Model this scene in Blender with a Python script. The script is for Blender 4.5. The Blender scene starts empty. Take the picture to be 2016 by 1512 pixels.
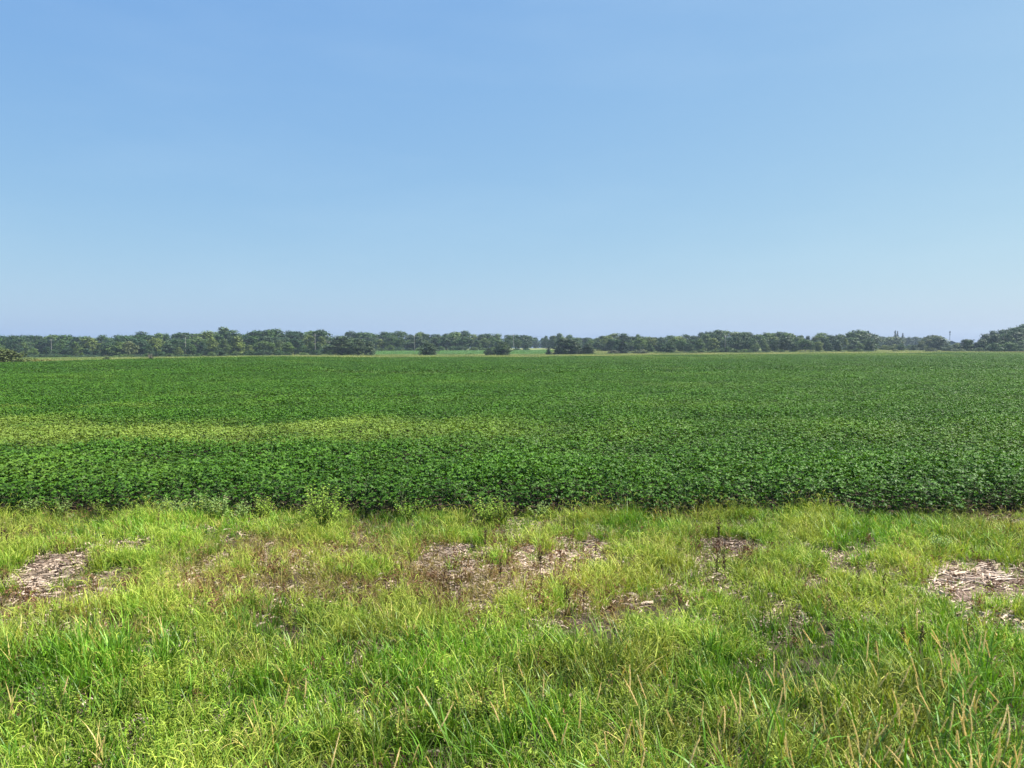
import bpy, math, random
import numpy as np
from mathutils import Vector

random.seed(7)
RNG = np.random.default_rng(7)
SC = bpy.context.scene
COL = SC.collection
R = math.radians

# ------------------------------------------------------------------ camera
F = 1514.0                       # focal length in pixels of the 2016 px wide photograph
CAMZ = 2.8
PITCH = math.atan(72.0 / F)      # the horizon lies 72 px above the picture's middle
cam_d = bpy.data.cameras.new('camera')
cam_d.sensor_width = 36.0
cam_d.lens = 36.0 * F / 2016.0
cam_d.clip_start = 0.05
cam_d.clip_end = 4000.0
cam = bpy.data.objects.new('camera', cam_d)
cam.location = (0, 0, CAMZ)
cam.rotation_euler = (math.pi / 2 - PITCH, 0, 0)
COL.objects.link(cam)
SC.camera = cam

# ------------------------------------------------------------------ sky, sun, exposure
SUN_EL, SUN_AZ = R(58), R(80)     # azimuth to the right of the viewing direction
world = bpy.data.worlds.new('World')
SC.world = world
world.use_nodes = True
wn = world.node_tree
wn.nodes.clear()
sky = wn.nodes.new('ShaderNodeTexSky')
sky.sky_type = 'NISHITA'
sky.sun_disc = False
sky.sun_elevation = SUN_EL
sky.sun_rotation = SUN_AZ
sky.altitude = 250
sky.air_density = 1.0
sky.dust_density = 1.6
sky.ozone_density = 5.0
bg = wn.nodes.new('ShaderNodeBackground')
bg.inputs['Strength'].default_value = 0.140
wo = wn.nodes.new('ShaderNodeOutputWorld')
# evens the sky out towards a milky horizon, the same all round
sep = wn.nodes.new('ShaderNodeSeparateColor'); com = wn.nodes.new('ShaderNodeCombineColor')
wn.links.new(sky.outputs[0], sep.inputs[0])
for ch, (ex, ga) in enumerate(((0.73, 0.515), (0.53, 0.800), (0.14, 1.745))):
    pw = wn.nodes.new('ShaderNodeMath'); pw.operation = 'POWER'; pw.inputs[1].default_value = ex
    ml = wn.nodes.new('ShaderNodeMath'); ml.operation = 'MULTIPLY'; ml.inputs[1].default_value = ga
    wn.links.new(sep.outputs[ch], pw.inputs[0]); wn.links.new(pw.outputs[0], ml.inputs[0]); wn.links.new(ml.outputs[0], com.inputs[ch])
# very faint high cirrus, spread over the whole sky
wtc = wn.nodes.new('ShaderNodeTexCoord')
wmp = wn.nodes.new('ShaderNodeMapping'); wmp.inputs['Scale'].default_value = (1.6, 1.6, 7.0); wmp.inputs['Rotation'].default_value = (0.12, -0.10, 0.4)
wno = wn.nodes.new('ShaderNodeTexNoise'); wno.inputs['Scale'].default_value = 1.7; wno.inputs['Detail'].default_value = 6; wno.inputs['Roughness'].default_value = 0.55
wmr = wn.nodes.new('ShaderNodeMapRange'); wmr.inputs[1].default_value = 0.48; wmr.inputs[2].default_value = 0.78; wmr.inputs[3].default_value = 0.0; wmr.inputs[4].default_value = 0.07
cir = wn.nodes.new('ShaderNodeMix'); cir.data_type = 'RGBA'
cir.inputs[7].default_value = (2.0, 2.5, 2.8, 1)
wn.links.new(wtc.outputs['Generated'], wmp.inputs[0]); wn.links.new(wmp.outputs[0], wno.inputs['Vector'])
wn.links.new(wno.outputs[0], wmr.inputs[0]); wn.links.new(wmr.outputs[0], cir.inputs['Factor'])
wn.links.new(com.outputs[0], cir.inputs[6])
wn.links.new(cir.outputs[2], bg.inputs[0])
wn.links.new(bg.outputs[0], wo.inputs[0])

sun_d = bpy.data.lights.new('sun', 'SUN')
sun_d.energy = 5.0
sun_d.angle = R(0.55)
sun_d.color = (1.0, 0.95, 0.87)
sun = bpy.data.objects.new('sun', sun_d)
sdir = Vector((math.sin(SUN_AZ) * math.cos(SUN_EL), math.cos(SUN_AZ) * math.cos(SUN_EL), math.sin(SUN_EL)))
sun.rotation_euler = sdir.to_track_quat('Z', 'Y').to_euler()
sun.location = (40, 20, 60)
COL.objects.link(sun)

SC.view_settings.view_transform = 'Standard'
SC.view_settings.look = 'None'
SC.view_settings.gamma = 1.0
SC.view_settings.use_curve_mapping = False
SC.view_settings.exposure = 1.4
SC.cycles.use_denoising = True
SC.cycles.max_bounces = 4
SC.cycles.diffuse_bounces = 2
SC.cycles.glossy_bounces = 2
SC.cycles.transmission_bounces = 3
SC.cycles.volume_bounces = 0
SC.cycles.transparent_max_bounces = 8
SC.cycles.sample_clamp_indirect = 4.0

# ------------------------------------------------------------------ photograph -> place
CP, SP = math.cos(PITCH), math.sin(PITCH)

def at(px, py, Y):
    """point seen at photo pixel (px, py) that stands Y metres ahead"""
    vx, vy = (px - 1008.0) / F, (756.0 - py) / F
    dy = CP + vy * SP
    dz = -SP + vy * CP
    t = Y / dy
    return (vx * t, Y, CAMZ + dz * t)

def gpt(px, py, z=0.0):
    """point at height z seen at photo pixel (px, py)"""
    vx, vy = (px - 1008.0) / F, (756.0 - py) / F
    dy = CP + vy * SP
    dz = -SP + vy * CP
    t = (z - CAMZ) / dz
    return (vx * t, dy * t)

def zat(py, Y):
    return at(1008, py, Y)[2]

def px_of(x, y):
    return 1008.0 + F * x / np.maximum(y, 1.0)

_ns = np.random.default_rng(99)
def make_noise(scale, n=14):
    ang = _ns.uniform(0, 2 * math.pi, n)
    fr = _ns.uniform(0.5, 1.6, n) / scale * 2 * math.pi
    ph = _ns.uniform(0, 2 * math.pi, n)
    def f(x, y):
        s = 0
        for a, k, p in zip(ang, fr, ph):
            s = s + np.sin((np.cos(a) * x + np.sin(a) * y) * k + p)
        return s / math.sqrt(n / 2.0)      # about unit variance
    return f
N_FINE, N_MID, N_BIG, N_HUGE = make_noise(0.45), make_noise(1.3), make_noise(4.0), make_noise(40.0)
N_B2, N_B3 = make_noise(2.2), make_noise(11.0)

EDGE_PX = [-300, 0, 500, 740, 1000, 1200, 1500, 1900, 2300]
EDGE_Y = [110, 125, 150, 178, 200, 220, 250, 290, 310]
EDGE_IMG = [714, 712.5, 701.5, 703, 702.5, 700, 697, 693.8, 693]
EDGE_Z = [zat(i, y) - 0.62 for i, y in zip(EDGE_IMG, EDGE_Y)]
T_PX = [-300, 0, 300, 500, 740, 800, 1045, 1075, 1300, 1700, 1900, 2016, 2300]
Z320 = [zat(v, 330) for v in [706, 706, 705, 702.5, 701.0, 700.5, 700, 699.5, 697.5, 694.5, 694, 694.5, 695]]
Z450 = [zat(v, 450) for v in [703, 703, 702, 699, 692.5, 692, 691, 690, 691, 690, 690, 690, 691]]
Z700 = [zat(v, 700) for v in [699, 699, 698, 695, 688, 687, 686, 685.5, 686, 686, 686, 687, 688]]

def edge_y(x, y):
    return np.interp(px_of(x, y), EDGE_PX, EDGE_Y)

def H(x, y):
    x = np.asarray(x, float); y = np.asarray(y, float)
    px = px_of(x, y)
    ey = np.interp(px, EDGE_PX, EDGE_Y)
    ez = np.interp(px, EDGE_PX, EDGE_Z)
    z3 = np.interp(px, T_PX, Z320); z4 = np.interp(px, T_PX, Z450); z7 = np.interp(px, T_PX, Z700)
    z = np.zeros_like(y)
    def seg(z, a, b, za, zb):
        t = np.clip((y - a) / (b - a), 0, 1)
        return np.where(y > a, za + (zb - za) * t, z)
    z = seg(z, 60.0, ey, 0.0, ez)
    z = seg(z, ey, 330.0, ez, z3)
    z = seg(z, 330.0, 450.0, z3, z4)
    z = seg(z, 450.0, 700.0, z4, z7)
    z = z + 0.10 * N_HUGE(x, y) * np.clip((y - 25) / 30, 0, 1) * np.clip((140 - y) / 60, 0, 1)
    near = np.clip((16 - y) / 3, 0, 1)
    z = z + near * (0.030 * N_BIG(x, y) + 0.012 * N_MID(x, y))
    t = np.clip((3.4 - y) / 3.4, 0, 1)               # the road shoulder the camera stands on
    z = z + 1.1 * t * t * (3 - 2 * t)
    return z

def h1(x, y):
    return float(H(np.array([x]), np.array([y]))[0])

# ------------------------------------------------------------------ materials
def new_mat(name):
    m = bpy.data.materials.new(name)
    m.use_nodes = True
    m.node_tree.nodes.clear()
    return m, m.node_tree.nodes, m.node_tree.links

def nd(nodes, typ, **kw):
    n = nodes.new(typ)
    for k, v in kw.items():
        setattr(n, k, v)
    return n

def mixc(nodes, links, a, b, fac, blend='MIX'):
    n = nodes.new('ShaderNodeMix')
    n.data_type = 'RGBA'
    n.blend_type = blend
    for sock, v in ((n.inputs['Factor'], fac), (n.inputs[6], a), (n.inputs[7], b)):
        if hasattr(v, 'is_linked') or hasattr(v, 'links'):
            links.new(v, sock)
        elif isinstance(v, (int, float)):
            sock.default_value = v
        else:
            sock.default_value = (*v, 1.0)
    return n.outputs[2]

def attr(nodes, name, typ='GEOMETRY'):
    n = nodes.new('ShaderNodeAttribute')
    n.attribute_name = name
    n.attribute_type = typ
    return n

def leaf_material(name, ca, cb, cdry, rough=0.5, spec=0.4, trans=0.35, tip=None, objcol=False, trans_tint=(1.15, 1.1, 0.5), fade=(0.6, 0.8)):
    m, N, L = new_mat(name)
    t = attr(N, 'tint').outputs['Fac']
    c = mixc(N, L, ca, cb, t)
    if objcol:
        oi = N.new('ShaderNodeObjectInfo')
        c = mixc(N, L, c, oi.outputs['Color'], 1.0, 'MULTIPLY')
    if tip is not None:
        al = attr(N, 'along').outputs['Fac']
        p = nd(N, 'ShaderNodeMath', operation='POWER'); L.new(al, p.inputs[0]); p.inputs[1].default_value = 2.2
        s = nd(N, 'ShaderNodeMath', operation='MULTIPLY'); L.new(p.outputs[0], s.inputs[0]); s.inputs[1].default_value = 0.55
        c = mixc(N, L, c, tip, s.outputs[0])
    dry = attr(N, 'dry', 'INSTANCER').outputs['Fac']
    # a dry plant does not fade evenly: some blades of it before others
    q = nd(N, 'ShaderNodeMath', operation='MULTIPLY'); L.new(t, q.inputs[0]); q.inputs[1].default_value = fade[1]
    q2 = nd(N, 'ShaderNodeMath', operation='ADD'); L.new(q.outputs[0], q2.inputs[0]); q2.inputs[1].default_value = fade[0]
    q3 = nd(N, 'ShaderNodeMath', operation='MULTIPLY', use_clamp=True); L.new(q2.outputs[0], q3.inputs[0]); L.new(dry, q3.inputs[1])
    c = mixc(N, L, c, cdry, q3.outputs[0])
    rn = attr(N, 'rnd', 'INSTANCER').outputs['Fac']
    mr = nd(N, 'ShaderNodeMapRange'); L.new(rn, mr.inputs[0]); mr.inputs[3].default_value = 1.0; mr.inputs[4].default_value = 1.0
    mr.inputs[1].default_value = -0.5; mr.inputs[2].default_value = 0.5; mr.inputs[3].default_value = 0.55; mr.inputs[4].default_value = 1.40
    hsv = N.new('ShaderNodeHueSaturation'); L.new(c, hsv.inputs['Color']); L.new(mr.outputs[0], hsv.inputs['Value'])
    c = hsv.outputs[0]
    b = N.new('ShaderNodeBsdfPrincipled')
    L.new(c, b.inputs['Base Color'])
    b.inputs['Roughness'].default_value = rough
    b.inputs['Specular IOR Level'].default_value = spec
    tr = N.new('ShaderNodeBsdfTranslucent')
    tc = mixc(N, L, c, trans_tint, 1.0, 'MULTIPLY')
    L.new(tc, tr.inputs[0])
    mx = N.new('ShaderNodeMixShader'); mx.inputs[0].default_value = trans
    L.new(b.outputs[0], mx.inputs[1]); L.new(tr.outputs[0], mx.inputs[2])
    o = N.new('ShaderNodeOutputMaterial'); L.new(mx.outputs[0], o.inputs[0])
    return m

def plain_material(name, ca, cb, rough=0.8, scale=20.0, bump=0.0, spec=0.3, stretch=(1, 1, 1)):
    m, N, L = new_mat(name)
    tc = N.new('ShaderNodeTexCoord')
    mp = N.new('ShaderNodeMapping'); mp.inputs['Scale'].default_value = stretch
    L.new(tc.outputs['Object'], mp.inputs[0])
    no = N.new('ShaderNodeTexNoise'); no.inputs['Scale'].default_value = scale; no.inputs['Detail'].default_value = 5
    L.new(mp.outputs[0], no.inputs['Vector'])
    c = mixc(N, L, ca, cb, no.outputs[0])
    b = N.new('ShaderNodeBsdfPrincipled')
    L.new(c, b.inputs['Base Color']); b.inputs['Roughness'].default_value = rough
    b.inputs['Specular IOR Level'].default_value = spec
    if bump:
        bp = N.new('ShaderNodeBump'); bp.inputs['Strength'].default_value = bump
        L.new(no.outputs[0], bp.inputs['Height']); L.new(bp.outputs[0], b.inputs['Normal'])
    o = N.new('ShaderNodeOutputMaterial'); L.new(b.outputs[0], o.inputs[0])
    return m

M = {}
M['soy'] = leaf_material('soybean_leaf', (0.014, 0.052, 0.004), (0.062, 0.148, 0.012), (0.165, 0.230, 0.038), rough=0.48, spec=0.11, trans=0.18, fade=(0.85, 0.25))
M['soy_stem'] = plain_material('soybean_stem', (0.06, 0.11, 0.03), (0.10, 0.13, 0.05), 0.7, 30)
M['tall'] = leaf_material('tall_grass_blade', (0.030, 0.105, 0.006), (0.185, 0.375, 0.026), (0.58, 0.46, 0.16), rough=0.46, spec=0.26, trans=0.28)
M['short'] = leaf_material('short_grass_blade', (0.050, 0.120, 0.006), (0.290, 0.420, 0.036), (0.44, 0.32, 0.10), rough=0.55, spec=0.16, trans=0.27, tip=(0.54, 0.58, 0.14))
M['fine'] = leaf_material('fine_grass_blade', (0.038, 0.112, 0.006), (0.215, 0.390, 0.030), (0.48, 0.38, 0.11), rough=0.5, spec=0.18, trans=0.28)
M['deadw'] = leaf_material('dead_weed', (0.085, 0.040, 0.024), (0.300, 0.170, 0.090), (0.3, 0.2, 0.1), rough=0.8, spec=0.1, trans=0.15, trans_tint=(1, .8, .6))
M['dryg'] = leaf_material('drying_grass_blade', (0.070, 0.080, 0.012), (0.270, 0.225, 0.048), (0.17, 0.090, 0.046), rough=0.6, spec=0.2, trans=0.25, tip=(0.46, 0.37, 0.13))
M['herb'] = leaf_material('herb_leaf', (0.085, 0.170, 0.014), (0.250, 0.340, 0.040), (0.50, 0.46, 0.08), rough=0.5, spec=0.2, trans=0.30)
M['weed'] = leaf_material('weed_leaf', (0.130, 0.250, 0.022), (0.310, 0.450, 0.060), (0.3, 0.3, 0.1), rough=0.5, spec=0.2, trans=0.32)
M['weed_pale'] = leaf_material('pale_weed_leaf', (0.150, 0.260, 0.060), (0.300, 0.420, 0.130), (0.3, 0.3, 0.1), rough=0.5, spec=0.25, trans=0.3)
M['weed_stem'] = plain_material('weed_stem', (0.07, 0.10, 0.03), (0.14, 0.13, 0.06), 0.7, 30)
M['straw'] = leaf_material('straw', (0.30, 0.22, 0.13), (0.52, 0.42, 0.27), (0.5, 0.4, 0.3), rough=0.7, spec=0.2, trans=0.15, trans_tint=(1, .9, .7))
M['residue'] = leaf_material('corn_residue', (0.10, 0.062, 0.042), (0.54, 0.43, 0.33), (0.5, 0.4, 0.3), rough=0.75, spec=0.2, trans=0.05, trans_tint=(1, .9, .8))
M['reed_stem'] = plain_material('reed_stem', (0.10, 0.17, 0.04), (0.30, 0.27, 0.12), 0.55, 8)
M['reed_head'] = leaf_material('reed_seed_head', (0.66, 0.49, 0.18), (0.94, 0.80, 0.42), (0.5, 0.4, 0.2), rough=0.7, spec=0.15, trans=0.35, trans_tint=(1, .95, .7))
M['dock'] = plain_material('dried_dock', (0.045, 0.024, 0.016), (0.13, 0.07, 0.04), 0.85, 60)
M['stalk'] = plain_material('corn_stalk', (0.34, 0.25, 0.19), (0.60, 0.50, 0.41), 0.7, 9, 0.2, stretch=(1, 6, 6))
M['crown'] = leaf_material('tree_leaves', (0.38, 0.41, 0.46), (1.20, 1.20, 1.05), (0.3, 0.3, 0.1), rough=0.55, spec=0.2, trans=0.08, objcol=True, trans_tint=(1.1, 1.1, 0.6))
M['bark'] = plain_material('bark', (0.07, 0.055, 0.045), (0.16, 0.14, 0.12), 0.9, 8, 0.4)
M['pale_bark'] = plain_material('pale_bark', (0.28, 0.26, 0.23), (0.42, 0.40, 0.36), 0.9, 8, 0.3)
M['meadow'] = leaf_material('meadow_grass', (0.075, 0.135, 0.030), (0.150, 0.205, 0.060), (0.34, 0.32, 0.15), rough=0.6, spec=0.2, trans=0.3)
M['far_crop'] = leaf_material('far_crop_leaf', (0.055, 0.145, 0.040), (0.105, 0.215, 0.060), (0.3, 0.3, 0.1), rough=0.55, spec=0.2, trans=0.25)
M['pole'] = plain_material('weathered_pole', (0.20, 0.19, 0.17), (0.32, 0.30, 0.27), 0.85, 6, stretch=(4, 4, .6))
M['wire'] = plain_material('wire', (0.06, 0.065, 0.07), (0.09, 0.09, 0.09), 0.5, 5)
M['metal_dark'] = plain_material('dark_metal', (0.06, 0.07, 0.09), (0.10, 0.11, 0.13), 0.5, 5)
M['insul'] = plain_material('insulator', (0.25, 0.22, 0.2), (0.35, 0.33, 0.3), 0.3, 5)
M['barn_wall'] = plain_material('blue_barn_wall', (0.030, 0.052, 0.10), (0.042, 0.066, 0.12), 0.6, 3)
M['barn_roof'] = plain_material('pale_barn_roof', (0.13, 0.16, 0.20), (0.17, 0.20, 0.24), 0.6, 3)
M['barn_trim'] = plain_material('barn_trim', (0.55, 0.57, 0.6), (0.65, 0.67, 0.7), 0.5, 3)
M['dead'] = plain_material('dead_twigs', (0.16, 0.13, 0.11), (0.27, 0.23, 0.20), 0.9, 9)

# ------------------------------------------------------------------ mesh helpers
class MB:
    """collects faces, tint per face-island and position along it"""
    def __init__(s):
        s.v, s.f, s.t, s.a = [], [], [], []
    def add(s, verts, faces, tint=0.5, along=None):
        o = len(s.v)
        s.v.extend(verts)
        s.f.extend([tuple(i + o for i in f) for f in faces])
        s.t.extend([tint] * len(verts))
        s.a.extend(along if along is not None else [0.0] * len(verts))
    def tube(s, pts, rads, n=5, tint=0.5, cap=True):
        pts = [Vector(p) for p in pts]
        V, FF = [], []
        for i, p in enumerate(pts):
            d = (pts[min(i + 1, len(pts) - 1)] - pts[max(i - 1, 0)])
            if d.length < 1e-9:
                d = Vector((0, 0, 1))
            d.normalize()
            u = d.cross(Vector((0.13, 1, 0.21)))
            if u.length < 1e-3:
                u = d.cross(Vector((1, 0, 0)))
            u.normalize()
            w = d.cross(u)
            for k in range(n):
                a = 2 * math.pi * k / n
                V.append(tuple(p + (u * math.cos(a) + w * math.sin(a)) * rads[i]))
        for i in range(len(pts) - 1):
            for k in range(n):
                a, b = i * n + k, i * n + (k + 1) % n
                FF.append((a, b, b + n, a + n))
        if cap:
            FF.append(tuple(range(n - 1, -1, -1)))
            FF.append(tuple(range((len(pts) - 1) * n, len(pts) * n)))
        s.add(V, FF, tint)
    def box(s, c, size, tint=0.5):
        x, y, z = c; a, b, d = size[0] / 2, size[1] / 2, size[2] / 2
        V = [(x + i * a, y + j * b, z + k * d) for k in (-1, 1) for j in (-1, 1) for i in (-1, 1)]
        s.add(V, [(0, 2, 3, 1), (4, 5, 7, 6), (0, 1, 5, 4), (2, 6, 7, 3), (0, 4, 6, 2), (1, 3, 7, 5)], tint)
    def blade(s, base, yaw, h, lean, curve, w, tint, seg=4, twist=0.0):
        """a grass blade: rises, leans out by lean*h and bows over by curve"""
        cy, sy = math.cos(yaw), math.sin(yaw)
        V, A = [], []
        for i in range(seg + 1):
            t = i / seg
            out = h * (lean * t + curve * t * t)
            up = h * (t - 0.42 * min(curve, 1.25) * t * t * t)
            x, y, z = base[0] + cy * out, base[1] + sy * out, base[2] + up
            ww = w * (0.75 + 0.6 * t if t < 0.35 else 1.0) * (1 - max(0, t - 0.35) / 0.65) ** 0.8
            a2 = yaw + math.pi / 2 + twist * t
            if i < seg:
                dx, dy = math.cos(a2) * ww / 2, math.sin(a2) * ww / 2
                V += [(x - dx, y - dy, z), (x + dx, y + dy, z)]
                A += [t, t]
            else:
                V.append((x, y, z)); A.append(1.0)
        FF = [(2 * i, 2 * i + 1, 2 * i + 3, 2 * i + 2) for i in range(seg - 1)]
        k = 2 * (seg - 1)
        FF.append((k, k + 1, k + 2))
        s.add(V, FF, tint, A)
    def leaf(s, base, dirv, nrm, L, W, tint, fold=0.18, droop=0.1):
        """an ovate leaf folded on its midrib: 6 faces"""
        d = Vector(dirv).normalized()
        n = Vector(nrm); n = (n - d * n.dot(d)).normalized()
        u = n.cross(d)
        b = Vector(base)
        def P(t, sd, dz):
            return tuple(b + d * (L * t) + u * (W * sd) + n * (L * dz))
        V = [P(0, 0, 0), P(.28, -.46, fold), P(.62, -.38, fold * .8 - droop * .3), P(1, 0, -droop), P(.62, .38, fold * .8 - droop * .3), P(.28, .46, fold), P(.5, 0, 0.02)]
        s.add(V, [(0, 6, 1), (1, 6, 2), (2, 6, 3), (3, 6, 4), (4, 6, 5), (5, 6, 0)], tint, [0, .3, .6, 1, .6, .3, .5])
    def mesh(s, name, mat, smooth=False):
        me = bpy.data.meshes.new(name)
        me.from_pydata(s.v, [], s.f)
        a = me.attributes.new('tint', 'FLOAT', 'POINT'); a.data.foreach_set('value', np.array(s.t, np.float32))
        a = me.attributes.new('along', 'FLOAT', 'POINT'); a.data.foreach_set('value', np.array(s.a, np.float32))
        me.materials.append(mat)
        if smooth:
            me.polygons.foreach_set('use_smooth', np.ones(len(me.polygons), bool))
        me.update()
        return me

def obj(name, me, parent=None, loc=None):
    o = bpy.data.objects.new(name, me)
    COL.objects.link(o)
    if parent is not None:
        o.parent = parent
    if loc is not None:
        o.location = loc
    return o

ORD = ['first', 'second', 'third', 'fourth', 'fifth', 'sixth', 'seventh', 'eighth', 'ninth', 'tenth', 'eleventh', 'twelfth', 'thirteenth', 'fourteenth', 'fifteenth', 'sixteenth',
       'seventeenth', 'eighteenth', 'nineteenth', 'twentieth']
def single_out(objs):
    """things that would share a label are told apart by their order from the left"""
    by = {}
    for o in objs:
        by.setdefault(o['label'], []).append(o)
    for lab, os_ in by.items():
        if len(os_) > 1 and len(lab.split()) < 14:
            os_.sort(key=lambda o: o.location.x / o.location.y)
            for k, o in enumerate(os_):
                if k < len(ORD):
                    o['label'] = '%s, %s from left' % (lab, ORD[k])

def thing(name, label, cat, loc=(0, 0, 0), rot=(0, 0, 0), scale=(1, 1, 1), group=None):
    o = bpy.data.objects.new(name, None)
    COL.objects.link(o)
    o.empty_display_size = 0.2
    o.location = loc; o.rotation_euler = rot; o.scale = scale
    tag(o, label, cat, group)
    return o

def tag(o, label=None, cat=None, group=None, kind=None):
    if label: o['label'] = label
    if cat: o['category'] = cat
    if group: o['group'] = group
    if kind: o['kind'] = kind
    return o

def scatter(name, meshes, P, rot, scl, attrs, label, cat):
    """ONE object of kind stuff: geometry nodes set the plants of a cover that nobody could count"""
    n = len(P)
    me = bpy.data.meshes.new(name)
    me.vertices.add(n)
    me.vertices.foreach_set('co', np.ascontiguousarray(P, np.float32).ravel())
    def put(nm, typ, arr, key='value'):
        a = me.attributes.new(nm, typ, 'POINT')
        a.data.foreach_set(key, np.ascontiguousarray(arr).ravel())
    put('rot', 'FLOAT_VECTOR', rot.astype(np.float32), 'vector')
    put('scl', 'FLOAT_VECTOR', scl.astype(np.float32), 'vector')
    put('idx', 'INT', attrs.pop('idx', RNG.integers(0, len(meshes), n)).astype(np.int32))
    for k, v in attrs.items():
        put(k, 'FLOAT', v.astype(np.float32))
    me.update()
    o = obj(name, me)
    pc = bpy.data.collections.new(name + '_kinds')
    for i, m in enumerate(meshes):
        q = bpy.data.objects.new('%s_kind_%02d' % (name, i), m)
        pc.objects.link(q)
    ng = bpy.data.node_groups.new(name + '_nodes', 'GeometryNodeTree')
    ng.interface.new_socket('Geometry', in_out='INPUT', socket_type='NodeSocketGeometry')
    ng.interface.new_socket('Geometry', in_out='OUTPUT', socket_type='NodeSocketGeometry')
    N, L = ng.nodes, ng.links
    gi, go = N.new('NodeGroupInput'), N.new('NodeGroupOutput')
    ip = N.new('GeometryNodeInstanceOnPoints')
    ci = N.new('GeometryNodeCollectionInfo')
    ci.inputs['Collection'].default_value = pc
    ci.inputs['Separate Children'].default_value = True
    ci.inputs['Reset Children'].default_value = True
    def na(nm, typ):
        q = N.new('GeometryNodeInputNamedAttribute'); q.data_type = typ
        q.inputs['Name'].default_value = nm
        return q.outputs['Attribute']
    L.new(gi.outputs[0], ip.inputs['Points'])
    L.new(ci.outputs[0], ip.inputs['Instance'])
    ip.inputs['Pick Instance'].default_value = True
    L.new(na('idx', 'INT'), ip.inputs['Instance Index'])
    L.new(na('rot', 'FLOAT_VECTOR'), ip.inputs['Rotation'])
    L.new(na('scl', 'FLOAT_VECTOR'), ip.inputs['Scale'])
    L.new(ip.outputs[0], go.inputs[0])
    md = o.modifiers.new('scatter', 'NODES'); md.node_group = ng
    tag(o, label, cat, kind='stuff')
    return o

def yaw_rot(n, tilt=0.08):
    return np.stack([RNG.normal(0, tilt, n), RNG.normal(0, tilt, n), RNG.uniform(0, 2 * math.pi, n)], 1)

def uscl(s):
    return np.stack([s, s, s], 1)

# ------------------------------------------------------------------ ground
def ell(x, y, lst):
    """soft field of ellipses given as (px, py, rx, ry, strength) on the photograph's ground"""
    s = np.zeros_like(x)
    wob = 0.26 * N_B2(x, y) + 0.26 * N_MID(x, y) + 0.32 * N_FINE(x, y)
    for px, py, rx, ry, k in lst:
        cx, cy = gpt(px, py)
        ax = rx * cy / F; ay = ry * cy * cy / (F * CAMZ)
        q = np.sqrt(((x - cx) / ax) ** 2 + ((y - cy) / ay) ** 2) + wob
        s = np.maximum(s, k * np.clip((1.42 - q) / 1.0, 0, 1))
    return s

BARE = [(50, 1150, 120, 42, 1), (110, 1112, 55, 14, .8), (1045, 1085, 105, 32, 1), (1000, 1128, 170, 24, .85), (850, 1115, 65, 26, .75),
        (1060, 1045, 45, 16, .7), (690, 1055, 40, 14, .4), (520, 1080, 24, 18, .35), (1440, 1078, 50, 20, .5), (1878, 1140, 100, 38, 1),
        (1965, 1135, 60, 30, .95), (1960, 1215, 32, 32, .9), (1672, 1108, 30, 12, .7), (395, 1195, 50, 18, .3), (1140, 1195, 34, 20, .4),
        (390, 1050, 40, 10, .3), (600, 1165, 50, 12, .2), (1370, 1020, 50, 10, .3), (2010, 1030, 30, 25, .6)]
DRY = [(900, 1165, 320, 55, 1), (430, 1170, 170, 55, .8), (620, 1105, 210, 45, .7), (130, 1205, 120, 26, .8), (1100, 1160, 100, 50, .9), (60, 1060, 60, 40, .45), (1290, 1090, 120, 40, .25), (1990, 1050, 50, 40, .6)]
LUSH = [(1750, 1045, 230, 40, 1), (1270, 1035, 110, 35, .9), (830, 1040, 120, 35, .7), (300, 1040, 260, 35, .6), (180, 1330, 240, 90, 1), (505, 1235, 75, 45, .9),
        (800, 1330, 320, 90, .8), (1420, 1330, 120, 70, .9), (1750, 1350, 330, 120, .85), (1000, 1440, 400, 70, .6), (250, 1215, 80, 30, .6), (1150, 1320, 140, 60, .8)]
HERB = [(180, 1460, 260, 60, 1), (950, 1440, 60, 40, .7), (1200, 1390, 80, 40, .6), (430, 1350, 90, 40, .4), (700, 1200, 250, 40, .3), (650, 1290, 80, 30, .4), (350, 1020, 250, 25, .5), (1500, 1015, 160, 14, .5)]

EDGE_NEAR = 12.85
def edge_near(x):
    return EDGE_NEAR + 0.12 * np.sin(x * 1.7 + .6) + 0.09 * np.sin(x * 4.1) + .06 * np.sin(x * 9.3 + 1) + np.clip(x, 0, 12) * 0.02

ys = np.concatenate([np.arange(-14, 16.01, 0.3), np.linspace(17, 60, 30), np.linspace(64, 300, 60), np.linspace(306, 1000, 90)])
us = np.linspace(-1, 1, 161)
GX = np.array([[u * (max(y, 0) * 0.98 + 14) for u in us] for y in ys])
GY = np.array([[y for u in us] for y in ys])
GZ = H(GX, GY)
nu = len(us)
gme = bpy.data.meshes.new('ground')
gv = np.stack([GX, GY, GZ], -1).reshape(-1, 3)
gf = [(j * nu + i, j * nu + i + 1, (j + 1) * nu + i + 1, (j + 1) * nu + i) for j in range(len(ys) - 1) for i in range(nu - 1)]
gme.from_pydata(gv.tolist(), [], gf)
gx, gy = GX.ravel(), GY.ravel()
bare = ell(gx, gy, BARE)
zone = (gy > edge_y(gx, gy)).astype(np.float32)
a = gme.attributes.new('bare', 'FLOAT', 'POINT'); a.data.foreach_set('value', bare.astype(np.float32))
a = gme.attributes.new('meadow', 'FLOAT', 'POINT'); a.data.foreach_set('value', zone)
gme.polygons.foreach_set('use_smooth', np.ones(len(gme.polygons), bool))
gm, N, L = new_mat('earth')
tc = N.new('ShaderNodeTexCoord')
n1 = nd(N, 'ShaderNodeTexNoise'); n1.inputs['Scale'].default_value = 26; n1.inputs['Detail'].default_value = 6
n2 = nd(N, 'ShaderNodeTexNoise'); n2.inputs['Scale'].default_value = 2.3; n2.inputs['Detail'].default_value = 4
L.new(tc.outputs['Object'], n1.inputs['Vector']); L.new(tc.outputs['Object'], n2.inputs['Vector'])
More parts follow.
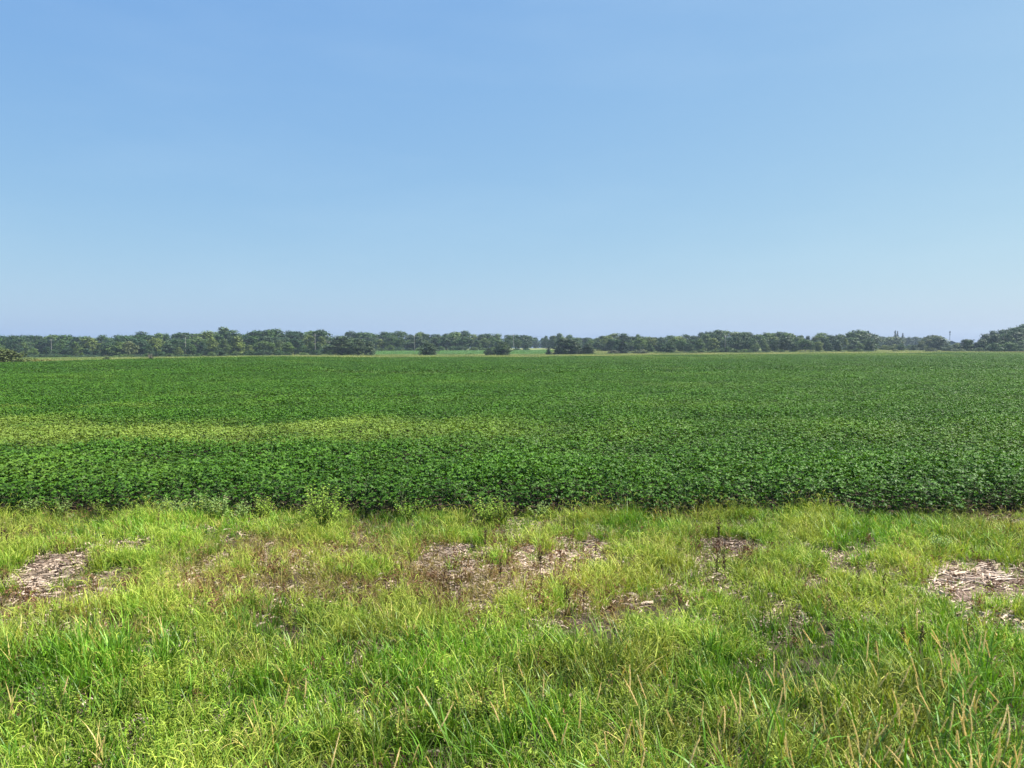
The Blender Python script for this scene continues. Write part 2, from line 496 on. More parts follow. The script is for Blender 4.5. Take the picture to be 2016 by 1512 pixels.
soil = mixc(N, L, (0.022, 0.016, 0.012), (0.075, 0.056, 0.042), n1.outputs[0])
res = mixc(N, L, (0.060, 0.040, 0.032), (0.25, 0.18, 0.145), n1.outputs[0])
fb = nd(N, 'ShaderNodeMath', operation='MULTIPLY', use_clamp=True); L.new(attr(N, 'bare').outputs['Fac'], fb.inputs[0]); L.new(n2.outputs[0], fb.inputs[1])
fb2 = nd(N, 'ShaderNodeMath', operation='MULTIPLY', use_clamp=True); L.new(fb.outputs[0], fb2.inputs[0]); fb2.inputs[1].default_value = 1.5
c = mixc(N, L, soil, res, fb2.outputs[0])
mead = mixc(N, L, (0.08, 0.11, 0.03), (0.16, 0.17, 0.06), n2.outputs[0])
c = mixc(N, L, c, mead, attr(N, 'meadow').outputs['Fac'])
b = N.new('ShaderNodeBsdfPrincipled'); L.new(c, b.inputs['Base Color']); b.inputs['Roughness'].default_value = 0.95
b.inputs['Specular IOR Level'].default_value = 0.1
bp = N.new('ShaderNodeBump'); bp.inputs['Strength'].default_value = 0.7; bp.inputs['Distance'].default_value = 0.03
L.new(n1.outputs[0], bp.inputs['Height']); L.new(bp.outputs[0], b.inputs['Normal'])
o = N.new('ShaderNodeOutputMaterial'); L.new(b.outputs[0], o.inputs[0])
gme.materials.append(gm)
ground = obj('ground', gme)
tag(ground, 'dark earth under the crops, grass and woods', 'ground', kind='structure')

# ------------------------------------------------------------------ trees
def rhomb(mb, p, n, s, tint, rng):
    n = n / (np.linalg.norm(n) + 1e-9)
    r = rng.normal(size=3)
    u = np.cross(n, r); u /= np.linalg.norm(u) + 1e-9
    w = np.cross(n, u)
    k = rng.uniform(0.45, 0.8)
    V = [tuple(p - u * s), tuple(p - w * s * k + n * s * .2), tuple(p + u * s), tuple(p + w * s * k - n * s * .15)]
    mb.add(V, [(0, 1, 2, 3)], tint)

def crown_mesh(name, seed, kind):
    rng = np.random.default_rng(seed)
    mb = MB()
    P = dict(
        round=dict(nl=24, z0=.26, z1=.90, rx=.33, lr=(.11, .17), n=2900, s=(.018, .034), pro=lambda t: math.sin(math.pi * min(1, (.12 + .88 * t) ** 1.1)) ** .55),
        oval=dict(nl=22, z0=.14, z1=.92, rx=.23, lr=(.09, .14), n=2700, s=(.015, .027), pro=lambda t: math.sin(math.pi * (.08 + .86 * t)) ** .6),
        full=dict(nl=30, z0=.07, z1=.91, rx=.30, lr=(.10, .15), n=3300, s=(.017, .033), pro=lambda t: (1 - t ** 2.6) * (.72 + .28 * math.sin(math.pi * t))),
        feather=dict(nl=30, z0=.12, z1=.93, rx=.25, lr=(.055, .10), n=3000, s=(.013, .024), pro=lambda t: (1 - t ** 2.2) * (.6 + .4 * math.sin(math.pi * t))),
        shrub=dict(nl=22, z0=.10, z1=.80, rx=.62, lr=(.16, .25), n=2400, s=(.028, .052), pro=lambda t: math.sqrt(max(0, 1 - t * t)) * .95 + .05),
    )
    if kind == 'conifer':
        for i in range(26):
            t = i / 25.0
            z = .06 + .90 * t
            rr = .19 * (1 - t) ** .85 + .012
            for k in range(int(5 + 7 * (1 - t))):
                a = rng.uniform(0, 2 * math.pi)
                ln = rr * rng.uniform(.7, 1.1)
                for q in np.linspace(.15, 1, max(3, int(9 * (1 - t) + 3))):
                    p = np.array([math.cos(a) * ln * q, math.sin(a) * ln * q, z - ln * q * .35 + rng.normal(0, .006)])
                    for _ in range(2):
                        rhomb(mb, p + rng.normal(0, .010, 3), np.array([math.cos(a) * .5, math.sin(a) * .5, .8]) + rng.normal(0, .5, 3), rng.uniform(.012, .022), rng.uniform(.1, .6), rng)
        return mb.mesh(name, M['crown'])
    p = P[kind]
    lobes = []
    for i in range(p['nl']):
        t = (i + rng.uniform(0, 1)) / p['nl']
        z = p['z0'] + (p['z1'] - p['z0']) * t
        a = i * 2.399 + rng.normal(0, .5)
        lr = rng.uniform(*p['lr'])
        rad = max(0.0, p['rx'] * p['pro'](t) * rng.uniform(.55, 1.12) - lr * .6)
        lobes.append((np.array([math.cos(a) * rad, math.sin(a) * rad, z]), lr, rng.uniform(.05, .95)))
    per = p['n'] // p['nl']
    for c, lr, tn in lobes:
        for k in range(per):
            d = rng.normal(size=3); d /= np.linalg.norm(d)
            if d[2] < -.35 and rng.uniform() < .6:
                d[2] *= -1
            rr = lr * rng.uniform(.30, 1.0) ** .5 * (1 + .22 * math.sin(5 * d[0] + 7 * d[1] + c[2] * 30))
            q = c + d * rr * np.array([1.1, 1.1, .92 if kind != 'feather' else 1.5])
            if q[2] < .015:
                q[2] = .015 + rng.uniform(0, .03)
            rhomb(mb, q, d + rng.normal(0, .45, 3), rng.uniform(*p['s']), float(np.clip(tn * .6 + rng.uniform(0, .4), 0, 1)), rng)
    # stray sprays outside the lobes keep the outline uneven
    for k in range(p['n'] // 12):
        c, lr, tn = lobes[rng.integers(len(lobes))]
        d = rng.normal(size=3); d /= np.linalg.norm(d); d[2] = abs(d[2])
        rhomb(mb, c + d * lr * rng.uniform(1.0, 1.35), d + rng.normal(0, .5, 3), p['s'][0], tn, rng)
    return mb.mesh(name, M['crown'])

def trunk_mesh(name, seed, kind, mat):
    rng = np.random.default_rng(seed)
    mb = MB()
    if kind == 'shrub':
        for k in range(6):
            a = rng.uniform(0, 6.28); r = rng.uniform(.15, .4)
            mb.tube([(math.cos(a) * .04, math.sin(a) * .04, -.03), (math.cos(a) * r * .5, math.sin(a) * r * .5, .3), (math.cos(a) * r, math.sin(a) * r, .62)], [.022, .016, .006], 5)
        return mb.mesh(name, mat)
    top = .95 if kind == 'conifer' else .72
    wob = rng.normal(0, .012, (6, 2)); wob[0] = 0
    pts = [(wob[i][0], wob[i][1], -.02 + (top + .02) * i / 5) for i in range(6)]
    r0 = .020
    mb.tube(pts, [r0 * 1.25] + [r0 * (1 - .85 * i / 5) for i in range(1, 6)], 7)
    if kind != 'conifer':
        for k in range(8):
            t = rng.uniform(.22, .66); a = k * 2.4 + rng.normal(0, .3)
            ln = rng.uniform(.14, .26)
            z = t
            mb.tube([(0, 0, z), (math.cos(a) * ln * .5, math.sin(a) * ln * .5, z + ln * .45), (math.cos(a) * ln, math.sin(a) * ln, z + ln * .95)], [r0 * .5, r0 * .35, r0 * .1], 5)
    else:
        for k in range(18):
            t = .08 + .8 * k / 18; a = k * 2.4; ln = .17 * (1 - t)
            mb.tube([(0, 0, t), (math.cos(a) * ln, math.sin(a) * ln, t - ln * .3)], [r0 * .3, r0 * .08], 4)
    return mb.mesh(name, mat)

CR = {}
for kind, cnt in (('round', 5), ('oval', 4), ('full', 5), ('feather', 3), ('shrub', 4), ('conifer', 2)):
    CR[kind] = [(crown_mesh('%s_crown' % kind, 100 + 17 * i + len(kind) * 1000, kind),
                 trunk_mesh('%s_trunk' % kind, 300 + i, kind, M['bark'])) for i in range(cnt)]

HALFV = {}
for kind, lst in CR.items():
    for k, (cm, tm) in enumerate(lst):
        co = np.empty(len(cm.vertices) * 3, np.float32); cm.vertices.foreach_get('co', co)
        HALFV[kind, k] = float(np.percentile(np.abs(co.reshape(-1, 3)[:, 0]), 95))
TREE_NAME = dict(round='broad_tree', oval='slender_tree', full='leafy_tree', feather='feathery_tree', shrub='shrub', conifer='conifer_tree')
HALFW = dict(round=.42, oval=.30, full=.38, feather=.30, shrub=.72, conifer=.20)
BASECOL = [(0.034, 0.078, 0.016), (0.054, 0.108, 0.020), (0.030, 0.070, 0.024), (0.086, 0.142, 0.026), (0.046, 0.084, 0.030), (0.125, 0.170, 0.032)]
trng = np.random.default_rng(2024)

def tree(kind, px, Y, top_py, label, group=None, halfw=None, col=None, base_z=None, cat=None, name=None, part=('trunk', 'crown')):
    x = (px - 1008.0) / F * Y
    z = h1(x, Y) if base_z is None else base_z
    hh = max(0.8, zat(top_py, Y) - z)
    vi = int(trng.integers(len(CR[kind]))); var = CR[kind][vi]
    sw = hh if halfw is None else halfw / F * Y / HALFV[kind, vi]
    t = thing(name or TREE_NAME[kind], label, cat or ('shrub' if kind == 'shrub' else 'tree'), (x, Y, z - .02), (0, 0, trng.uniform(0, 6.28)), (sw, sw, hh), group)
    tr = obj('stem' if kind == 'shrub' else 'trunk', var[1], t)
    cr = obj('foliage' if kind == 'shrub' else 'crown', var[0], t)
    if col is None:
        col = BASECOL[int(trng.integers(len(BASECOL)))]
    k = trng.uniform(.85, 1.15) * (1.0 if group else .95)
    cr.color = (col[0] * k, col[1] * k, col[2] * k, 1)
    return t

SIL_PX = [0, 60, 110, 150, 200, 240, 290, 340, 400, 440, 480, 530, 560, 600, 640, 680, 715, 745, 775, 800, 840, 880, 930, 1000, 1030, 1045]
SIL_TOP = [661, 660, 661, 660, 662, 660, 656, 656, 656, 648, 655, 648, 653, 653, 650, 656, 649, 654, 650, 656, 655, 653, 654, 657, 656, 660]
SIR_PX = [1160, 1180, 1230, 1260, 1300, 1340, 1370, 1400, 1425, 1470, 1500, 1550, 1600, 1620, 1650, 1690, 1720]
SIR_TOP = [664, 658, 658, 661, 660, 658, 656, 654, 649, 653, 653, 654, 658, 657, 661, 652, 655]

SECTIONS = [  # (first px, last px, words that place the tree)
    (-400, 102, 'left of the first utility pole'), (102, 240, 'right of the first utility pole'), (240, 366, 'left of the second utility pole'),
    (366, 500, 'right of the second utility pole'), (500, 621, 'left of the third utility pole'),
    (621, 745, 'right of the third utility pole'), (745, 816, 'left of the fourth utility pole'),
    (816, 915, 'right of the fourth utility pole'), (915, 1060, 'by the fifth utility pole'),
    (1060, 1260, 'behind the gap right of centre'), (1260, 1427, 'left of the last utility pole'),
    (1427, 1560, 'right of the last utility pole'), (1560, 1730, 'before the dip of the right wood'),
    (1730, 1900, 'near the blue barn'), (1900, 2500, 'in the right edge wood')]
def where(px):
    for a_, b_, w_ in SECTIONS:
        if a_ <= px < b_:
            return w_
    return 'in the wood'

HUE = {0: 'dark green', 1: 'mid green', 2: 'bluish green', 3: 'light green', 4: 'grey green', 5: 'yellowish green'}
SHAPE = dict(round='broad', oval='slender', full='leafy', feather='feathery', shrub='low', conifer='conical')

def wood(px0, px1, Y0, Y1, step, sil_px, sil_top, drop, kinds, row, cols=(0, 1, 2, 4, 0, 1, 3, 3, 5), wmul=1.0):
    px = px0
    while px < px1:
        Y = trng.uniform(Y0, Y1)
        top = float(np.interp(px, sil_px, sil_top)) + trng.uniform(*drop)
        kind = kinds[int(trng.integers(len(kinds)))]
        ci = cols[int(trng.integers(len(cols)))]
        x = (px - 1008.0) / F * Y
        hpx = (zat(top, Y) < 0) and 20 or (zat(top, Y) - h1(x, Y)) * F / Y
        hw = max(7, hpx * HALFW[kind] * trng.uniform(.75, 1.45)) * wmul
        size = 'tall' if trng.uniform() < .0 else ''
        lab = '%s %s %s %s %s' % (SHAPE[kind], HUE[ci], 'shrub' if kind == 'shrub' else 'tree', row, where(px))
        tree(kind, px, Y, top, lab, group='%s %s' % ('shrubs' if kind == 'shrub' else 'trees', where(px)), halfw=hw, col=BASECOL[ci])
        px += step * trng.uniform(.65, 1.35)

BR = ['round', 'oval', 'full', 'round', 'feather', 'oval']
FR = ['full', 'oval', 'full', 'feather', 'round']
# left wood
wood(-50, 640, 430, 470, 15, SIL_PX, SIL_TOP, (-3, 5), BR, 'in back row')
wood(-50, 690, 392, 420, 19, SIL_PX, SIL_TOP, (1, 15), FR, 'in middle row')
wood(-50, 700, 355, 385, 19, SIL_PX, SIL_TOP, (8, 28), FR, 'in front row')
wood(-40, 690, 338, 350, 24, SIL_PX, SIL_TOP, (34, 42), ['shrub'], 'at the foot', (1, 3, 4, 0))
# wood beyond the far crop
wood(690, 1050, 478, 510, 17, SIL_PX, SIL_TOP, (-3, 5), ['round', 'round', 'full', 'oval'], 'in back row')
wood(735, 1045, 452, 470, 17, SIL_PX, SIL_TOP, (4, 16), ['round', 'full', 'round', 'oval'], 'in front row')
wood(745, 1040, 446, 450, 19, SIL_PX, SIL_TOP, (26, 31), ['shrub'], 'at the foot', (1, 3, 0, 0))
# farther trees in the gap
wood(1040, 1200, 690, 740, 14, [1040, 1200], [663, 664], (-2, 5), BR, 'far off')
wood(1075, 1180, 560, 620, 16, [1075, 1110, 1135, 1180], [659, 656, 663, 662], (-1, 4), BR, 'in back row')
# right wood
wood(1165, 1725, 430, 470, 15, SIR_PX, SIR_TOP, (-3, 5), BR, 'in back row')
wood(1240, 1720, 395, 420, 19, SIR_PX, SIR_TOP, (1, 16), FR, 'in middle row')
wood(1280, 1715, 352, 385, 20, SIR_PX, SIR_TOP, (8, 26), FR, 'in front row')
wood(1200, 1720, 336, 348, 15, SIR_PX, SIR_TOP, (32, 39), ['shrub'], 'at the foot', (1, 3, 4, 0))
wood(1165, 1290, 395, 425, 15, [1165, 1290], [668, 664], (0, 8), ['full', 'round'], 'in middle row')
wood(1040, 1260, 755, 790, 16, [1040, 1260], [672, 672], (-2, 4), ['full', 'full'], 'farthest off', (2, 4))
# farm trees
wood(1690, 1910, 770, 800, 16, [1690, 1910], [672, 674], (-2, 4), ['full', 'full'], 'farthest off', (2, 4))
wood(1715, 1830, 680, 740, 13, [1715, 1830], [660, 664], (-1, 3), ['round', 'full', 'round'], 'far off', (2, 2, 4))
wood(1740, 1905, 395, 450, 16, [1740, 1905], [675, 677], (-2, 5), ['full', 'shrub', 'shrub', 'round'], 'in front row', (3, 1, 4, 5))
# big wood at the right edge
SB_PX = [1885, 1905, 1925, 1940, 1955, 1980, 2000, 2020, 2300]
SB_TOP = [668, 666, 661, 655, 648, 646, 643, 638, 632]
wood(1940, 2060, 400, 430, 15, SB_PX, SB_TOP, (0, 3), ['full', 'round'], 'in back row', (0, 1, 4))
wood(1895, 2060, 350, 380, 14, SB_PX, SB_TOP, (3, 14), ['full', 'full', 'feather'], 'in front row', (0, 1, 4))
wood(1890, 2050, 338, 346, 22, SB_PX, SB_TOP, (24, 34), ['shrub'], 'at the foot', (0, 1, 4))

single_out([o for o in COL.objects if o.get('category') in ('tree', 'shrub')])
# trees and shrubs that stand apart
UN = tree
UN('feather', 672, 322, 662, 'large feathery grey green willow at the right end of the left wood', halfw=27, col=(.092, .140, .058), name='willow_tree')
UN('feather', 705, 318, 667, 'slimmer grey green willow beside the large willow left of the far crop', halfw=17, col=(.084, .130, .056), name='willow_tree')
UN('full', 728, 315, 672, 'small drooping tree at the left edge of the far crop', halfw=12, col=(.076, .115, .050), name='leafy_tree')
UN('full', 845, 300, 674.5, 'lone rounded bushy tree standing before the far crop near the third utility pole', halfw=17, col=(.052, .090, .036))
UN('shrub', 962, 300, 684.5, 'low dark shrub left of the small tree before the far crop', halfw=7, col=(.052, .085, .036))
UN('shrub', 978, 302, 684, 'low dark shrub directly left of the small tree before the far crop', halfw=8, col=(.046, .080, .036))
UN('full', 990, 298, 671.5, 'small tree with leaning crown between two low shrubs and the fourth utility pole', halfw=13, col=(.058, .098, .036))
UN('conifer', 1080, 318, 682, 'small dark evergreen at the left end of the bushes right of the far crop', halfw=6, col=(.026, .054, .030))
for px_, tp, hw_, kd, lb in ((1097, 690, 9, 'shrub', 'low grey shrub right of the small dark evergreen'), (1108, 664, 17, 'full', 'loose mid green tree behind the low grey shrubs right of the far crop'),
                            (1125, 668, 18, 'full', 'leafy tree in the middle of the bush group right of the far crop'), (1134, 686, 14, 'shrub', 'dark shrub below the leafy tree right of the far crop'),
                            (1158, 675.5, 12, 'full', 'dense round tree at the right end of the bush group'), (1116, 690, 10, 'shrub', 'pale grey shrub in front of the bush group'),
                            (1146, 684, 11, 'shrub', 'dark shrub left of the dense round tree')):
    UN(kd, px_, 325, tp, lb, halfw=hw_, col=(.050, .088, .038) if kd == 'full' else (.060, .082, .045))
for px_, tp, hw_, lb in ((1175, 675, 10, 'light yellowish green rounded tree behind the gap, left of two'), (1188, 676, 9, 'light yellowish green rounded tree behind the gap, right of two')):
    UN('round', px_, 470, tp, lb, halfw=hw_, col=(.105, .150, .045))
UN('conifer', 1226, 338, 668, 'broad dark conifer at the left end of the right wood', halfw=13, col=(.030, .060, .034))
UN('shrub', 1208, 330, 689, 'low brownish grey shrub left of the broad dark conifer', halfw=12, col=(.080, .085, .050))
UN('shrub', 1262, 332, 688, 'low grey shrub right of the broad dark conifer', halfw=14, col=(.075, .090, .050))
UN('conifer', 1761, 700, 650, 'taller dark spruce spire beyond the farm trees', halfw=5, col=(.030, .055, .036))
UN('conifer', 1765.5, 706, 651, 'slightly lower dark spruce spire beside the tallest one', halfw=4.5, col=(.030, .055, .036))
UN('conifer', 1776, 700, 655, 'short spruce spire right of the twin spires', halfw=5, col=(.036, .062, .040))
UN('conifer', 1688, 440, 648.5, 'dark pointed tree top above the right end of the right wood', halfw=8, col=(.036, .062, .036))
UN('conifer', 1708, 450, 650, 'pointed tree top right of the darker one above the right wood', halfw=6, col=(.036, .062, .036))
UN('conifer', 1645, 440, 658, 'thin pointed tree at the dip of the right wood', halfw=6, col=(.036, .062, .036))
UN('round', 1835, 420, 659.5, 'broad yellow tinged tree standing left of the blue barn', halfw=20, col=(.085, .120, .040))
UN('full', 1846, 405, 664, 'darker round tree right of the yellow tinged one by the barn', halfw=14, col=(.052, .088, .036))
UN('oval', 1814, 400, 672, 'narrow light green tree left of the yellow tinged tree', halfw=7, col=(.095, .130, .045))
UN('round', 1757, 520, 663, 'rounded light green tree below the twin spruce spires', halfw=17, col=(.080, .115, .045))
UN('shrub', 1762, 345, 687.5, 'bright yellow green bush below the farm trees', halfw=6, col=(.20, .23, .04))
UN('shrub', 1868, 352, 682, 'round shrub in front of the blue barn', halfw=13, col=(.060, .095, .042))
UN('shrub', 1890, 352, 686, 'low shrub right of the blue barn', halfw=10, col=(.095, .125, .045))
UN('shrub', 1832, 348, 684, 'pale low shrub left of the blue barn', halfw=10, col=(.090, .120, .050))
UN('full', 1903, 360, 668, 'round tree at the left tip of the big right wood', halfw=16, col=(.060, .095, .036))
UN('shrub', 8, 128, 686, 'large rounded yellow green bush at the left edge of the photo', halfw=31, col=(.090, .118, .034))
UN('shrub', -48, 130, 690, 'bush beyond the left edge bush, mostly outside the photo', halfw=28, col=(.080, .105, .034))
UN('shrub', 72, 140, 706.5, 'low yellowish shrub right of the large left edge bush', halfw=12, col=(.19, .18, .04))
UN('shrub', 92, 141, 707, 'low golden shrub next to the low yellowish one', halfw=12, col=(.17, .16, .04))
UN('shrub', 211, 150, 702, 'small thin green shrub standing in the meadow at left', halfw=8, col=(.070, .100, .045))
UN('oval', 548, 372, 668, 'light green sapling tree in front of the left wood', halfw=9, col=(.085, .125, .05))
UN('round', 255, 365, 672, 'pale yellow green tree in the left wood', halfw=12, col=(.125, .150, .055))

# half dead bush at left: dark leafy base, bare grey twigs above
db_x, db_Y = (297 - 1008) / F * 140, 140
db = thing('dead_bush', 'half dead bush with bare grey twigs and dark leafy base in the meadow', 'bush', (db_x, db_Y, h1(db_x, db_Y)))
mb = MB(); rg = np.random.default_rng(5)
for k in range(26):
    a_ = rg.uniform(0, 6.28); r_ = rg.uniform(.1, .75); hh = rg.uniform(.9, 1.75)
    mb.tube([(0, 0, -.05), (math.cos(a_) * r_ * .4, math.sin(a_) * r_ * .4, hh * .5), (math.cos(a_) * r_, math.sin(a_) * r_, hh)], [.035, .022, .008], 4)
    mb.tube([(math.cos(a_) * r_ * .4, math.sin(a_) * r_ * .4, hh * .5), (math.cos(a_ + .5) * r_ * .9, math.sin(a_ + .5) * r_ * .9, hh * .85)], [.014, .006], 4)
obj('twig_crown', mb.mesh('twig_crown', M['dead']), db)
fo = obj('foliage', CR['shrub'][1][0], db); fo.scale = (.95, .95, .85); fo.color = (.035, .055, .026, 1)

# ------------------------------------------------------------------ utility poles, wires, barn, mast
POLES = [(102, 384, 668, 'faint utility pole at far left before the wood, first of six'), (366, 372, 664, 'pale utility pole standing before the left wood, second of six'),
         (621, 350, 658, 'pale utility pole before the tallest part of the left wood, third of six'), (816, 400, 660, 'slim pale utility pole at the back of the far crop, fourth of six'),
         (1011, 415, 658.5, 'pale utility pole right of the small tree by far crop, fifth of six'), (1427, 345, 660, 'pale utility pole before the tall right wood, last of six')]
def pole_mesh():
    mb = MB()
    mb.tube([(0, 0, -.3), (0, 0, 4), (0, 0, 8), (0, 0, 11.0)], [.13, .12, .105, .09], 10)
    return mb.mesh('pole', M['pole'], True)
PM = pole_mesh()
mb = MB(); mb.box((0, 0, 10.45), (1.9, .10, .12)); CA = mb.mesh('cross_arm', M['pole'])
mb = MB()
mb.tube([(0, 0, 0), (0, 0, .06), (0, 0, .10), (0, 0, .2)], [.03, .07, .05, .045], 8); IN = mb.mesh('insulator', M['insul'])
tops = []
for px_, Y_, tp, lb in POLES:
    x_ = (px_ - 1008) / F * Y_
    z_ = h1(x_, Y_)
    sc = (zat(tp, Y_) - z_) / 11.0
    t = thing('utility_pole', lb, 'utility pole', (x_, Y_, z_), (0, 0, .1), (1, 1, sc), 'utility poles along the woods')
    obj('pole', PM, t)
    ca = obj('cross_arm', CA, t)
    for dx in (-.85, .85):
        i_ = obj('insulator', IN, ca); i_.location = (dx, 0, 10.51)
    tops.append(Vector((x_, Y_, z_ + 10.7 * sc)))
WL = ['first', 'second', 'third', 'fourth', 'fifth']
for i in range(len(tops) - 1):
    for sd, wn_ in ((-.84, 'nearer'), (.84, 'farther')):
        a_, b_ = tops[i] + Vector((sd, 0, 0)), tops[i + 1] + Vector((sd, 0, 0))
        pts = []
        for k in range(17):
            t_ = k / 16
            p = a_.lerp(b_, t_); p.z -= 4 * 1.6 * t_ * (1 - t_)
            pts.append(p)
        mb = MB(); mb.tube(pts, [.012] * 17, 4)
        w = obj('power_line', mb.mesh('power_line', M['wire']))
        tag(w, 'thin %s power line spanning the %s gap between utility poles from the left' % (wn_, WL[i]), 'power line', 'power lines between the poles')

by_ = 560
bx_ = (1871.5 - 1008) / F * by_
bz = h1(bx_, by_)
HW = 4.5
eave, ridge = zat(675.2, by_) - bz, zat(671.0, by_) - bz
barn = thing('barn', 'dark blue gabled barn with pale metal roof among the trees at right', 'barn', (bx_, by_, bz), (0, 0, R(14)))
mb = MB()
LB = 16.0
V = [(-HW, 0, -.5), (HW, 0, -.5), (HW, 0, eave), (0, 0, ridge - .05), (-HW, 0, eave)]
V2 = [(x, LB, z) for x, _, z in V]
mb.add(V + V2, [(0, 1, 2, 3, 4), (9, 8, 7, 6, 5), (1, 6, 7, 2), (5, 0, 4, 9)])
bw = obj('wall', mb.mesh('wall', M['barn_wall']), barn)
mb = MB()
ov = .4
sl = (ridge - eave) / HW
for s_ in (-1, 1):
    V = [(0, -ov, ridge + .03), (s_ * (HW + ov), -ov, eave - sl * ov + .03), (s_ * (HW + ov), LB + ov, eave - sl * ov + .03), (0, LB + ov, ridge + .03)]
    V += [(x, y, z + .12) for x, y, z in V]
    mb.add(V, [(0, 1, 2, 3), (4, 7, 6, 5), (0, 4, 5, 1), (1, 5, 6, 2), (2, 6, 7, 3), (3, 7, 4, 0)])
obj('roof', mb.mesh('roof', M['barn_roof']), barn)
mb = MB(); mb.box((0, -.06, 1.7), (3.6, .1, 3.4)); obj('door', mb.mesh('door', M['barn_wall']), barn)
mb = MB()
for x_ in (-1.87, 1.87):
    mb.box((x_, -.05, 1.75), (.12, .14, 3.5))
mb.box((0, -.05, 3.52), (3.9, .14, .12)); obj('door_frame', mb.mesh('door_frame', M['barn_trim']), barn)

mx_, my_ = (1868.5 - 1008) / F * 600, 600
mz = h1(mx_, my_)
mh = zat(652, my_) - mz
mast = thing('mast', 'thin dark mast rising above the blue barn', 'mast', (mx_, my_, mz))
mb = MB()
mb.tube([(0, 0, -.5), (0, 0, mh)], [.24, .15], 8)
obj('pole', mb.mesh('mast_pole', M['metal_dark']), mast)
mb = MB()
mb.box((0, 0, mh - .8), (.7, .7, 1.2)); mb.box((0, 0, mh - 2.6), (.55, .55, .8))
obj('antenna', mb.mesh('antenna', M['metal_dark']), mast)

# ------------------------------------------------------------------ soybeans
def soy_plant(seed, nn=19, low=.16):
    rng = np.random.default_rng(seed)
    st, fo = MB(), MB()
    hgt = rng.uniform(.50, .60)
    st.tube([(0, 0, -.03), (rng.normal(0, .01), rng.normal(0, .01), hgt * .5), (rng.normal(0, .02), rng.normal(0, .02), hgt * .95)], [.005, .004, .002], 5)
    for i in range(nn):
        t = (i + .6) / nn
        z0 = hgt * (low + (.96 - low) * t)
        a = i * 2.6 + rng.normal(0, .5)
        pl = rng.uniform(.13, .24) * (1.12 - .55 * t)
        up = rng.uniform(.25, .75) + .25 * t
        e = Vector((math.cos(a) * pl, math.sin(a) * pl, z0 + pl * up))
        st.tube([(0, 0, z0), tuple(e)], [.002, .0014], 3, cap=False)
        sz = rng.uniform(.058, .086) * (1.0 - .25 * max(0, t - .7) / .3)
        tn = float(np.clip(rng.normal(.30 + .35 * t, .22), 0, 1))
        tilt = Vector((rng.normal(0, .38), rng.normal(0, .38), 1)).normalized()
        for da in (0, 1.25, -1.25):
            d = Vector((math.cos(a + da), math.sin(a + da), rng.normal(-.18, .22)))
            b_ = e + Vector((math.cos(a), math.sin(a), 0)) * (.022 if da == 0 else 0)
            n_ = (tilt + Vector((rng.normal(0, .28), rng.normal(0, .28), 0)))
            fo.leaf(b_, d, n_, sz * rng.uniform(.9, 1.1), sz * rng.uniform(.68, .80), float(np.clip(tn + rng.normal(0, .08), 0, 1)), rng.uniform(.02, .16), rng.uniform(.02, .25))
    return st.mesh('stem', M['soy_stem']), fo.mesh('foliage', M['soy'])
SOY = [soy_plant(500 + i) for i in range(8)]
SOYT = [soy_plant(560 + i, 14, .50) for i in range(8)]      # farther in only the tops show

def soy_patch(seed, n=340, size=2.4, leaf=(.105, .155)):
    rng = np.random.default_rng(seed)
    mb = MB()
    for k in range(n):
        x, y = rng.uniform(-size / 2, size / 2, 2)
        z = .60 - abs(rng.normal(0, .11)) + .04 * math.sin(x * 3 + seed) * math.cos(y * 2.6)
        a = rng.uniform(0, 6.28); sz = rng.uniform(*leaf)
        n_ = Vector((rng.normal(0, .42), rng.normal(0, .42), 1))
        mb.leaf((x, y, z), (math.cos(a), math.sin(a), rng.normal(-.1, .25)), n_, sz, sz * .78, float(np.clip(rng.normal(.5, .28), 0, 1)), rng.uniform(.02, .15), .1)
    return mb.mesh('soy_patch', M['soy'])
SOYP = [soy_patch(700 + i) for i in range(6)]

def yellow(x, y):
    """where the beans have gone yellowish"""
    px = px_of(x, y)
    w = N_B3(x, y) * 1.0 + N_BIG(x, y) * .45
    lo, hi = 18.2 + .5 * w, 27.5 + .9 * w
    band = np.clip((y - lo) / .8, 0, 1) * np.clip((hi - y) / 3.5, 0, 1)
    fade = np.interp(px, [-400, 500, 760, 1000, 1400, 2300], [.85, .78, .52, .26, .12, .07])
    s = band * fade
    b2 = np.clip((y - 28.5) / 1, 0, 1) * np.clip((32.5 + w - y) / 2, 0, 1) * np.interp(px, [-300, 150, 420, 600], [.5, .45, .1, 0])
    s = np.maximum(s, b2)
    ey = edge_y(x, y)
    far = np.clip((y / ey - .55) / .25, 0, 1) * np.interp(px, [400, 1000, 1300, 2300], [.05, .10, .34, .40]) * (0.75 + .35 * N_HUGE(x, y * .4))
    s = np.maximum(s, far)
    s = s * (.90 + .14 * N_MID(x, y) + .15 * N_BIG(x, y)) + .05 * N_B3(x, y) + .05 * N_MID(x, y)
    return np.clip(s, 0, 1)

# the 300 plants along the near edge are plants of their own
srng = np.random.default_rng(11)
pos = []
for row in range(2):
    xs = np.linspace(-10.4, 10.4, 150) + srng.normal(0, .03, 150)
    for x_ in xs:
        pos.append((x_, float(edge_near(np.array([x_]))[0]) + row * .36 + srng.normal(0, .04), row))
for k, (x_, y_, row) in enumerate(pos):
    v = SOY[int(srng.integers(len(SOY)))]
    s_ = srng.uniform(.60, 1.0) if row == 0 else srng.uniform(.75, 1.05)
    third = 'left' if x_ < -3.5 else ('middle' if x_ < 3.5 else 'right')
    t = thing('soybean_plant', 'dark green soybean plant in the %s row of the near field edge, %s third' % (('foremost', 'second')[row], third), 'soybean plant',
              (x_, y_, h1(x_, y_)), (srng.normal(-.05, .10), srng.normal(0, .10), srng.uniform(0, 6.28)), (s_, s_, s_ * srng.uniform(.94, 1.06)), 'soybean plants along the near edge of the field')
    obj('stem', v[0], t); obj('foliage', v[1], t)

